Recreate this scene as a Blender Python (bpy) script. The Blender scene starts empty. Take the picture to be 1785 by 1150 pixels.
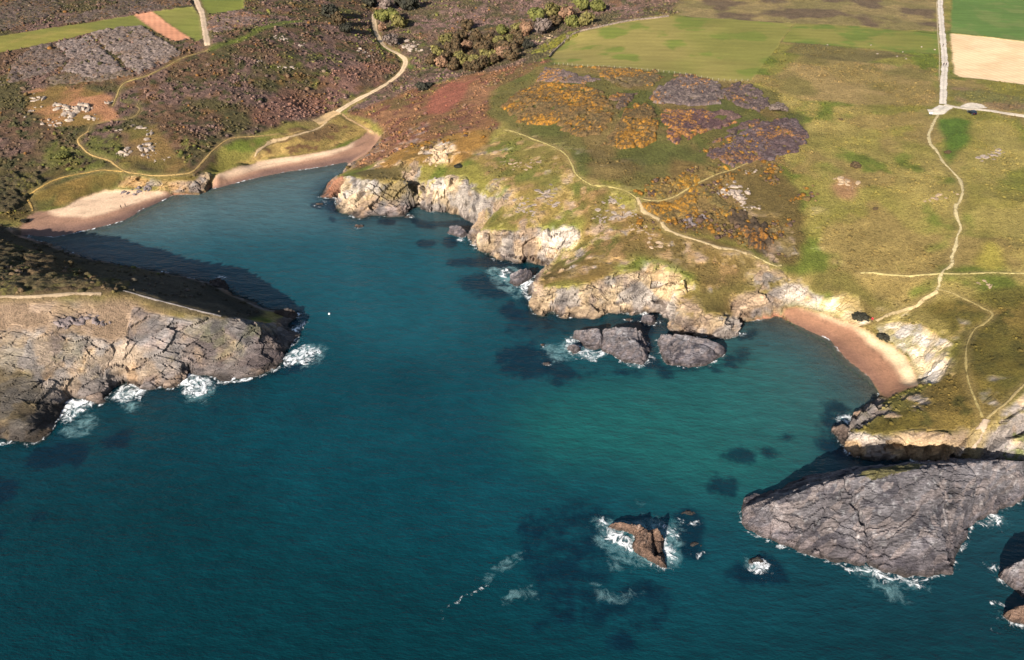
import bpy, math, random
import numpy as np
from mathutils import Vector

random.seed(7)
RNG = np.random.default_rng(11)
SC = bpy.context.scene
COL = SC.collection

# ------------------------------------------------------------------ camera, sky, sun, exposure
CAM_H, PITCH, FPX, IW, IH = 130.0, 35.0, 1274.0, 1785.0, 1150.0
cam = bpy.data.cameras.new('camera')
cam.sensor_width = 36.0
cam.lens = 36.0 * FPX / IW
cam.clip_start = 1.0
cam.clip_end = 9000.0
cam_o = bpy.data.objects.new('camera', cam)
cam_o.location = (0, 0, CAM_H)
cam_o.rotation_euler = (math.radians(90 - PITCH), 0, 0)
COL.objects.link(cam_o)
SC.camera = cam_o

SUN_EL, SUN_AZ = 23.0, 30.0            # light travels away from the camera and to the right
world = bpy.data.worlds.new('World')
SC.world = world
world.use_nodes = True
wn = world.node_tree
sky = wn.nodes.new('ShaderNodeTexSky')
sky.sky_type = 'NISHITA'
sky.sun_disc = False
sky.sun_elevation = math.radians(SUN_EL)
sky.sun_rotation = math.radians(180 + SUN_AZ)
bg = wn.nodes['Background']
bg.inputs['Strength'].default_value = 0.07
wn.links.new(sky.outputs[0], bg.inputs['Color'])

sun = bpy.data.lights.new('sun', 'SUN')
sun.energy = 5.0
sun.angle = math.radians(0.5)
sun.color = (1.0, 0.93, 0.82)
sun_o = bpy.data.objects.new('sun', sun)
ce = math.cos(math.radians(SUN_EL))
sdir = Vector((math.sin(math.radians(SUN_AZ)) * ce, math.cos(math.radians(SUN_AZ)) * ce, -math.sin(math.radians(SUN_EL))))
sun_o.rotation_euler = sdir.to_track_quat('-Z', 'Y').to_euler()
sun_o.location = (0, 0, 300)
COL.objects.link(sun_o)

SC.view_settings.view_transform = 'Standard'
SC.view_settings.look = 'None'
SC.view_settings.exposure = 1.16
SC.view_settings.gamma = 1.0
SC.cycles.max_bounces = 6
SC.cycles.transparent_max_bounces = 8
SC.cycles.use_denoising = True

# ------------------------------------------------------------------ small maths helpers
def lin(r, g, b):
    c = np.array([r, g, b], float) / 255.0
    return np.where(c <= 0.04045, c / 12.92, ((c + 0.055) / 1.055) ** 2.4)

def smooth(a, b, x):
    t = np.clip((x - a) / (b - a), 0, 1)
    return t * t * (3 - 2 * t)

def _u(a): return np.asarray(a).astype(np.int32).view(np.uint32)
def _h(ix, iy, iz, seed):
    h = _u(ix) * np.uint32(374761393) + _u(iy) * np.uint32(668265263) + _u(iz) * np.uint32(1440662683) + np.uint32((seed * 974634777) & 0xFFFFFFFF)
    h = (h ^ (h >> np.uint32(13))) * np.uint32(1274126177)
    h = (h ^ (h >> np.uint32(16))) * np.uint32(2246822519)
    h = h ^ (h >> np.uint32(15))
    return (h & np.uint32(0xFFFFFF)) * np.float32(1.0 / 0xFFFFFF)

def noise2(x, y, seed=0):
    x = np.asarray(x, float); y = np.asarray(y, float)
    ix = np.floor(x); iy = np.floor(y)
    fx = x - ix; fy = y - iy
    fx = fx * fx * (3 - 2 * fx); fy = fy * fy * (3 - 2 * fy)
    z = np.zeros_like(ix)
    a = _h(ix, iy, z, seed); b = _h(ix + 1, iy, z, seed)
    c = _h(ix, iy + 1, z, seed); d = _h(ix + 1, iy + 1, z, seed)
    return (a + (b - a) * fx) * (1 - fy) + (c + (d - c) * fx) * fy

def fbm2(x, y, octv=4, seed=0, gain=0.5):
    s = 0; a = 1; n = 0
    for o in range(octv):
        s = s + a * noise2(x * 2 ** o + 17.3 * o, y * 2 ** o - 9.1 * o, seed + o)
        n += a; a *= gain
    return s / n

def noise3(p, seed=0):
    i = np.floor(p); f = p - i; f = f * f * (3 - 2 * f)
    out = 0
    for dx in (0, 1):
        wx = f[:, 0] if dx else 1 - f[:, 0]
        for dy in (0, 1):
            wy = f[:, 1] if dy else 1 - f[:, 1]
            for dz in (0, 1):
                wz = f[:, 2] if dz else 1 - f[:, 2]
                out = out + wx * wy * wz * _h(i[:, 0] + dx, i[:, 1] + dy, i[:, 2] + dz, seed)
    return out

def fbm3(p, octv=4, seed=0):
    s = 0; a = 1; n = 0
    for o in range(octv):
        s = s + a * noise3(p * 2 ** o + 11.7 * o, seed + o); n += a; a *= 0.5
    return s / n

def cell3(p, seed=0):
    """distance to the border between cells, and a random value of the cell"""
    i = np.floor(p)
    d1 = np.full(len(p), 9.0); d2 = np.full(len(p), 9.0); cid = np.zeros(len(p)); ctr = np.zeros_like(p)
    for dx in (-1, 0, 1):
        for dy in (-1, 0, 1):
            for dz in (-1, 0, 1):
                c = i + np.array([dx, dy, dz])
                q = c + np.stack([_h(c[:, 0], c[:, 1], c[:, 2], seed + k) for k in (1, 2, 3)], 1) * 0.9
                d = np.sqrt(((q - p) ** 2).sum(1))
                r = _h(c[:, 0], c[:, 1], c[:, 2], seed + 4)
                m = d < d1
                d2 = np.where(m, d1, np.minimum(d2, d))
                cid = np.where(m, r, cid)
                ctr = np.where(m[:, None], q, ctr)
                d1 = np.where(m, d, d1)
    return d2 - d1, cid, ctr

def cell2(x, y, seed=0):
    ix = np.floor(x); iy = np.floor(y)
    d1 = np.full(x.shape, 9.0); d2 = np.full(x.shape, 9.0); cid = np.zeros(x.shape)
    z = np.zeros_like(ix)
    for dx in (-1, 0, 1):
        for dy in (-1, 0, 1):
            cx = ix + dx; cy = iy + dy
            d = np.hypot(cx + _h(cx, cy, z, seed + 1) * 0.9 - x, cy + _h(cx, cy, z, seed + 2) * 0.9 - y)
            r = _h(cx, cy, z, seed + 4)
            m = d < d1
            d2 = np.where(m, d1, np.minimum(d2, d)); cid = np.where(m, r, cid); d1 = np.where(m, d, d1)
    return d2 - d1, cid, d1

def inpoly(x, y, poly):
    poly = np.asarray(poly, float)
    ins = np.zeros(np.shape(x), bool)
    n = len(poly)
    for k in range(n):
        x1, y1 = poly[k]; x2, y2 = poly[(k + 1) % n]
        if y1 == y2: continue
        c = (y1 > y) != (y2 > y)
        ins ^= c & (x < (x2 - x1) * (y - y1) / (y2 - y1) + x1)
    return ins

def blur(a, n):
    for _ in range(n):
        p = np.pad(a, 1, mode='edge')
        a = (p[1:-1, 1:-1] * 2 + p[:-2, 1:-1] + p[2:, 1:-1] + p[1:-1, :-2] + p[1:-1, 2:]) / 6
    return a

# survey: a point seen at photo position (px, py) that lies h metres above the sea
SP, CP = math.sin(math.radians(PITCH)), math.cos(math.radians(PITCH))
def ray(px, py):
    u = (px - IW / 2) / FPX; v = (IH / 2 - py) / FPX
    return u, CP + SP * v, SP - CP * v          # x, y, downward
def W(px, py, h=0.0):
    u, f, d = ray(px, py)
    t = (CAM_H - h) / d
    return (u * t, f * t)

def densify(pts, step):
    out = []
    pts = np.asarray(pts, float)
    for a, b in zip(pts[:-1], pts[1:]):
        n = max(1, int(np.hypot(*(b - a)[:2]) / step))
        for k in range(n): out.append(a + (b - a) * k / n)
    out.append(pts[-1])
    return np.array(out)

def catmull(pts, sub=6):
    p = np.asarray(pts, float)
    if len(p) < 3: return p
    q = np.vstack([2 * p[0] - p[1], p, 2 * p[-1] - p[-2]])
    out = []
    for i in range(1, len(q) - 2):
        for k in range(sub):
            t = k / sub
            out.append(0.5 * ((2 * q[i]) + (-q[i - 1] + q[i + 1]) * t + (2 * q[i - 1] - 5 * q[i] + 4 * q[i + 1] - q[i + 2]) * t * t + (-q[i - 1] + 3 * q[i] - 3 * q[i + 1] + q[i + 2]) * t ** 3))
    out.append(q[-2])
    return np.array(out)

# ------------------------------------------------------------------ materials
def new_mat(name):
    m = bpy.data.materials.new(name); m.use_nodes = True
    nt = m.node_tree
    return m, nt, nt.nodes, nt.links, nt.nodes['Principled BSDF']

def vcol_mat(name, rough=0.9, scales=((0.9, 0.55), (0.18, 0.35)), bump=((0.8, 0.5), (2.6, 0.35)), crack=None, spec=0.2, coord='pos', stretch=None):
    """base colour = the surface's own colour attribute, broken up by noises of the given scale and strength"""
    m, nt, N, L, P = new_mat(name)
    P.inputs['Roughness'].default_value = rough
    P.inputs['Specular IOR Level'].default_value = spec
    at = N.new('ShaderNodeAttribute'); at.attribute_name = 'Col'
    if coord == 'pos':
        g = N.new('ShaderNodeNewGeometry'); co = g.outputs['Position']
    else:
        g = N.new('ShaderNodeTexCoord'); co = g.outputs['Object']
    if stretch:
        mp = N.new('ShaderNodeMapping')
        mp.inputs['Rotation'].default_value = stretch[0]
        mp.inputs['Scale'].default_value = stretch[1]
        L.new(co, mp.inputs['Vector']); co = mp.outputs[0]
    col = at.outputs['Color']
    for sc, st in scales:
        t = N.new('ShaderNodeTexNoise'); t.inputs['Scale'].default_value = sc; t.inputs['Detail'].default_value = 5
        t.inputs['Roughness'].default_value = 0.65
        L.new(co, t.inputs['Vector'])
        r = N.new('ShaderNodeMapRange')
        r.inputs['From Min'].default_value = 0.28; r.inputs['From Max'].default_value = 0.72
        r.inputs['To Min'].default_value = 1 - st; r.inputs['To Max'].default_value = 1 + st
        L.new(t.outputs['Fac'], r.inputs['Value'])
        v = N.new('ShaderNodeVectorMath'); v.operation = 'SCALE'
        L.new(col, v.inputs[0]); L.new(r.outputs[0], v.inputs['Scale'])
        col = v.outputs[0]
    nrm = None
    if crack:
        vo = N.new('ShaderNodeTexVoronoi'); vo.feature = 'DISTANCE_TO_EDGE'; vo.inputs['Scale'].default_value = crack[0]
        wv = N.new('ShaderNodeTexNoise'); wv.inputs['Scale'].default_value = crack[0] * 0.8; wv.inputs['Detail'].default_value = 3
        L.new(co, wv.inputs['Vector'])
        ad = N.new('ShaderNodeVectorMath'); ad.operation = 'MULTIPLY_ADD'
        ad.inputs[1].default_value = (1.6 / crack[0],) * 3
        L.new(wv.outputs['Color'], ad.inputs[0]); L.new(co, ad.inputs[2])
        L.new(ad.outputs[0], vo.inputs['Vector'])
        r = N.new('ShaderNodeMapRange')
        r.inputs['From Max'].default_value = 0.10; r.inputs['To Min'].default_value = 1 - crack[1]; r.inputs['To Max'].default_value = 1.0
        L.new(vo.outputs['Distance'], r.inputs['Value'])
        b = N.new('ShaderNodeBump'); b.inputs['Strength'].default_value = 0.9; b.inputs['Distance'].default_value = crack[2]
        L.new(r.outputs[0], b.inputs['Height']); nrm = b.outputs[0]
    for sc, dist in bump:
        t = N.new('ShaderNodeTexNoise'); t.inputs['Scale'].default_value = sc; t.inputs['Detail'].default_value = 6
        t.inputs['Roughness'].default_value = 0.7
        L.new(co, t.inputs['Vector'])
        b = N.new('ShaderNodeBump'); b.inputs['Strength'].default_value = 1.0; b.inputs['Distance'].default_value = dist
        L.new(t.outputs['Fac'], b.inputs['Height'])
        if nrm: L.new(nrm, b.inputs['Normal'])
        nrm = b.outputs[0]
    L.new(col, P.inputs['Base Color'])
    if nrm: L.new(nrm, P.inputs['Normal'])
    return m

M_LAND = vcol_mat('turf_and_heath', 0.95, ((1.1, 0.36), (0.22, 0.22)), ((0.55, 0.9), (2.2, 0.45)))
M_FIELD = vcol_mat('mown_field', 0.95, ((1.6, 0.14), (0.10, 0.16)), ((2.5, 0.12),), stretch=((0, 0, 0.25), (0.35, 1.6, 1)))
M_SAND = vcol_mat('sand', 0.75, ((1.2, 0.16), (0.15, 0.12)), ((1.3, 0.22), (5.0, 0.06)), spec=0.3)
M_ROCK = vcol_mat('rock', 0.85, ((1.4, 0.42), (0.30, 0.30)), ((0.8, 0.7), (3.0, 0.35)), crack=(0.16, 0.12, 0.25), stretch=((0.45, 0.35, 0.6), (0.45, 1.7, 1.4)))
M_SLAB = vcol_mat('slab_rock', 0.8, ((1.8, 0.5), (0.45, 0.38)), ((0.9, 0.8), (3.2, 0.4)), crack=(0.2, 0.14, 0.25), stretch=((0.2, 0.3, 0.35), (0.3, 1.5, 1.6)))
M_PATH = vcol_mat('trodden_path', 0.95, ((1.2, 0.22), (0.3, 0.12)), ((2.0, 0.15),))
def fade_edges(m):
    nt = m.node_tree; N, L = nt.nodes, nt.links; P = N['Principled BSDF']
    at = N.new('ShaderNodeAttribute'); at.attribute_name = 'edge'
    g = N.new('ShaderNodeNewGeometry')
    t = N.new('ShaderNodeTexNoise'); t.inputs['Scale'].default_value = 0.7; t.inputs['Detail'].default_value = 6; t.inputs['Roughness'].default_value = 0.7
    L.new(g.outputs['Position'], t.inputs['Vector'])
    k = N.new('ShaderNodeMath'); k.operation = 'MULTIPLY_ADD'; k.inputs[1].default_value = 2.0
    L.new(t.outputs['Fac'], k.inputs[0]); L.new(at.outputs['Fac'], k.inputs[2])
    r = N.new('ShaderNodeMapRange'); r.interpolation_type = 'SMOOTHSTEP'; r.inputs['From Min'].default_value = 0.95; r.inputs['From Max'].default_value = 1.5
    L.new(k.outputs[0], r.inputs['Value'])
    tr = N.new('ShaderNodeBsdfTransparent'); mx = N.new('ShaderNodeMixShader')
    L.new(r.outputs[0], mx.inputs['Fac']); L.new(tr.outputs[0], mx.inputs[1]); L.new(P.outputs[0], mx.inputs[2])
    L.new(mx.outputs[0], N['Material Output'].inputs['Surface'])
fade_edges(M_PATH)
M_THICKET = vcol_mat('thicket', 0.95, ((1.8, 0.5), (0.5, 0.2)), ((2.0, 0.7),))
M_BOULDER = vcol_mat('boulder_rock', 0.85, ((0.9, 0.35),), ((1.5, 0.4),), coord='obj')

def flat_mat(name, c, rough=0.8, metal=0.0, var=0.15, scale=3.0):
    m, nt, N, L, P = new_mat(name)
    P.inputs['Roughness'].default_value = rough; P.inputs['Metallic'].default_value = metal
    tc = N.new('ShaderNodeTexCoord')
    t = N.new('ShaderNodeTexNoise'); t.inputs['Scale'].default_value = scale; t.inputs['Detail'].default_value = 4
    L.new(tc.outputs['Object'], t.inputs['Vector'])
    r = N.new('ShaderNodeMapRange'); r.inputs['To Min'].default_value = 1 - var; r.inputs['To Max'].default_value = 1 + var
    L.new(t.outputs['Fac'], r.inputs['Value'])
    v = N.new('ShaderNodeVectorMath'); v.operation = 'SCALE'; v.inputs[0].default_value = tuple(c)
    L.new(r.outputs[0], v.inputs['Scale']); L.new(v.outputs[0], P.inputs['Base Color'])
    return m

# ------------------------------------------------------------------ mesh helpers
def np_mesh(name, verts, faces, col=None, smooth_shade=True, attrs=None):
    me = bpy.data.meshes.new(name)
    verts = np.asarray(verts, np.float32); faces = np.asarray(faces, np.int32)
    k = faces.shape[1]
    me.vertices.add(len(verts)); me.vertices.foreach_set('co', verts.ravel())
    me.loops.add(faces.size); me.loops.foreach_set('vertex_index', faces.ravel())
    me.polygons.add(len(faces))
    me.polygons.foreach_set('loop_start', np.arange(0, faces.size, k, dtype=np.int32))
    me.polygons.foreach_set('loop_total', np.full(len(faces), k, np.int32))
    me.polygons.foreach_set('use_smooth', np.full(len(faces), smooth_shade, bool))
    me.update(calc_edges=True)
    if col is not None:
        a = me.color_attributes.new('Col', 'FLOAT_COLOR', 'POINT')
        c4 = np.ones((len(verts), 4), np.float32); c4[:, :3] = np.clip(col, 0, 1)
        a.data.foreach_set('color', c4.ravel())
    for nm, v in (attrs or {}).items():
        a = me.attributes.new(nm, 'FLOAT', 'POINT'); a.data.foreach_set('value', np.asarray(v, np.float32))
    return me

def link(name, me, mat=None, parent=None, label=None, cat=None, group=None, kind=None):
    o = bpy.data.objects.new(name, me); COL.objects.link(o)
    if me is not None and mat is not None and not me.materials: me.materials.append(mat)
    if parent: o.parent = parent
    if label: o['label'] = label
    if cat: o['category'] = cat
    if group: o['group'] = group
    if kind: o['kind'] = kind
    return o

def compact(verts, faces, *arrs):
    used = np.unique(faces)
    mp = np.full(len(verts), -1, np.int64); mp[used] = np.arange(len(used))
    return (verts[used], mp[faces]) + tuple(a[used] for a in arrs)

def laplace(nx_, ny_, fixed, val, iters=160, levels=5):
    """smooth surface through the fixed cells, coarse to fine"""
    pyr = [(fixed, np.where(fixed, val, 0.0))]
    for _ in range(levels - 1):
        f, v = pyr[-1]
        h, w = f.shape
        h2, w2 = (h + 1) // 2, (w + 1) // 2
        fp = np.zeros((h2 * 2, w2 * 2)); vp = np.zeros((h2 * 2, w2 * 2))
        fp[:h, :w] = f; vp[:h, :w] = v * f
        c = fp.reshape(h2, 2, w2, 2).sum((1, 3)); s = vp.reshape(h2, 2, w2, 2).sum((1, 3))
        pyr.append((c > 0, np.where(c > 0, s / np.maximum(c, 1), 0)))
    u = None
    for li in range(levels - 1, -1, -1):
        f, v = pyr[li]
        if u is None:
            u = np.where(f, v, v[f].mean() if f.any() else 0)
            it = 1500
        else:
            u = np.repeat(np.repeat(u, 2, 0), 2, 1)[:f.shape[0], :f.shape[1]]
            u = np.where(f, v, u); it = iters
        for _ in range(it):
            p = np.pad(u, 1, mode='edge')
            u = np.where(f, v, 0.25 * (p[:-2, 1:-1] + p[2:, 1:-1] + p[1:-1, :-2] + p[1:-1, 2:]))
    return u

# ================================================================== SURVEY OF THE COAST (photo position, height)
RES = 0.75
X0, X1, Y0, Y1 = -366.0, 366.0, 42.0, 640.0
xs = np.arange(X0, X1, RES); ys = np.arange(Y0, Y1, RES)
NX, NY = len(xs), len(ys)
GX, GY = np.meshgrid(xs, ys)

C_HEAD_FRONT = [(-330, 880), (-200, 850), (-90, 800), (-30, 775), (0, 760), (25, 770), (60, 772), (76, 764), (93, 741), (104, 722), (112, 702), (122, 692), (141, 694), (161, 697), (174, 706), (187, 699), (190, 688), (203, 676), (219, 668), (232, 671), (245, 681), (265, 677), (277, 673), (298, 677), (310, 671), (323, 660), (328, 645), (348, 651), (373, 657), (386, 667), (409, 663), (450, 655), (480, 644), (492, 632), (496, 615), (508, 600), (520, 585), (512, 572), (498, 566), (510, 556), (519, 549), (505, 542), (488, 541)]
C_HEAD_BACK = [(470, 542), (440, 528), (412, 516), (392, 502), (350, 490), (300, 478), (255, 470), (225, 466), (205, 463), (180, 460), (150, 452), (120, 440), (90, 430), (60, 420), (32, 409)]
C_BEACH1 = [(50, 410), (70, 412), (96, 413), (124, 407), (155, 400), (184, 393), (214, 385), (235, 374), (245, 366), (270, 355), (295, 343)]
C_POINT = [(303, 339), (325, 338), (345, 337), (358, 331), (366, 324)]
C_BEACH2 = [(372, 328), (400, 321), (450, 309), (500, 299), (530, 295), (560, 291), (585, 286), (604, 282)]
C_MID = [(611, 289), (598, 300), (586, 310), (576, 318), (563, 334), (559, 343), (575, 346), (588, 344), (586, 356), (591, 369), (611, 376), (627, 382), (637, 379), (647, 374), (677, 379), (692, 378), (706, 376), (719, 379), (712, 369), (714, 362), (727, 360), (748, 366), (778, 369), (800, 374), (822, 384), (836, 388), (828, 397), (820, 410), (822, 426), (843, 439), (866, 451), (900, 456), (933, 459), (950, 462), (960, 468), (940, 477), (932, 487), (920, 504), (922, 527), (930, 545), (948, 551), (962, 541), (976, 552), (1001, 553), (1041, 552), (1061, 543), (1077, 543), (1102, 548), (1127, 543), (1150, 541), (1160, 557), (1170, 571), (1180, 583), (1220, 588), (1234, 585), (1256, 589), (1281, 585), (1288, 570), (1291, 559), (1309, 557), (1326, 556), (1345, 553), (1360, 548)]
C_BEACH3 = [(1368, 557), (1398, 570), (1418, 579), (1446, 591), (1469, 620), (1496, 642), (1517, 659), (1530, 680), (1534, 690)]
C_KNOB = [(1527, 699), (1509, 711), (1491, 726), (1479, 741), (1462, 750), (1464, 770), (1481, 788), (1500, 799), (1540, 801), (1580, 798), (1630, 802), (1665, 812), (1690, 818), (1715, 835), (1760, 858), (1830, 880), (1950, 900), (2150, 960)]
coast_tag = []
coast = []
for lst, b in ((C_HEAD_FRONT, 0), (C_HEAD_BACK, 0), (C_BEACH1, 1), (C_POINT, 0), (C_BEACH2, 1), (C_MID, 0), (C_BEACH3, 1), (C_KNOB, 0)):
    for p in lst:
        coast.append(W(*p)); coast_tag.append(b)
coast = np.array(coast)
ctag = np.array(coast_tag, float)
landpoly = np.vstack([coast, [[460, coast[-1][1]], [460, 760], [-460, 760], [-460, coast[0][1]]]])
# raggedness of the shore line
wx = (fbm2(GX / 7, GY / 7, 3, 3) - 0.5) * 3.2
wy = (fbm2(GX / 7, GY / 7, 3, 8) - 0.5) * 3.2

cd = densify(np.hstack([coast, ctag[:, None]]), 0.5)
ix = np.clip(((cd[:, 0] - X0) / RES).round().astype(int), 0, NX - 1); iy = np.clip(((cd[:, 1] - Y0) / RES).round().astype(int), 0, NY - 1)
seedi = np.full((NY, NX), -1, np.int64); seedi[iy, ix] = np.arange(len(cd))
# jump flooding: nearest coast point
def jfa(seed, pts):
    best = seed.copy()
    bd = np.where(best >= 0, 0.0, 1e12)
    step = 512
    while step >= 1:
        for dy in (-step, 0, step):
            for dx in (-step, 0, step):
                if dx == 0 and dy == 0: continue
                src = np.full_like(best, -1)
                y0, y1 = max(0, dy), min(best.shape[0], best.shape[0] + dy)
                x0, x1 = max(0, dx), min(best.shape[1], best.shape[1] + dx)
                if y1 <= y0 or x1 <= x0: continue
                src[y0 - dy if dy > 0 else 0:, :] if False else None
                ys_, xs_ = slice(max(0, -dy), best.shape[0] - max(0, dy)), slice(max(0, -dx), best.shape[1] - max(0, dx))
                yd_, xd_ = slice(max(0, dy), best.shape[0] - max(0, -dy)), slice(max(0, dx), best.shape[1] - max(0, -dx))
                src[ys_, xs_] = best[yd_, xd_]
                ok = src >= 0
                d = np.full(best.shape, 1e12)
                q = pts[src[ok]]
                d[ok] = (GX[ok] - q[:, 0]) ** 2 + (GY[ok] - q[:, 1]) ** 2
                m = d < bd
                bd = np.where(m, d, bd); best = np.where(m, src, best)
        step //= 2
    return np.sqrt(bd), best
DIST, NEAR = jfa(seedi, cd)
bp = cd[(cd[:, 2] > 0.5)][::5, :2]
_cx, _cy = np.meshgrid(xs[::6], ys[::6])
_d = np.full(_cx.shape, 1e9)
for _x, _y in bp: _d = np.minimum(_d, (_cx - _x) ** 2 + (_cy - _y) ** 2)
_d = np.sqrt(_d)
_i = np.minimum(np.arange(NX) / 6, _d.shape[1] - 1.001); _j = np.minimum(np.arange(NY) / 6, _d.shape[0] - 1.001)
_a = (_i - _i.astype(int))[None]; _b = (_j - _j.astype(int))[:, None]; _i = _i.astype(int); _j = _j.astype(int)
DBEACH = (_d[_j][:, _i] * (1 - _a) + _d[_j][:, _i + 1] * _a) * (1 - _b) + (_d[_j + 1][:, _i] * (1 - _a) + _d[_j + 1][:, _i + 1] * _a) * _b
BEACHY = blur(cd[NEAR][..., 2], 6)
wob = 1 - 0.85 * BEACHY
LAND = inpoly(GX + wx * wob, GY + wy * wob, landpoly)

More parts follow.
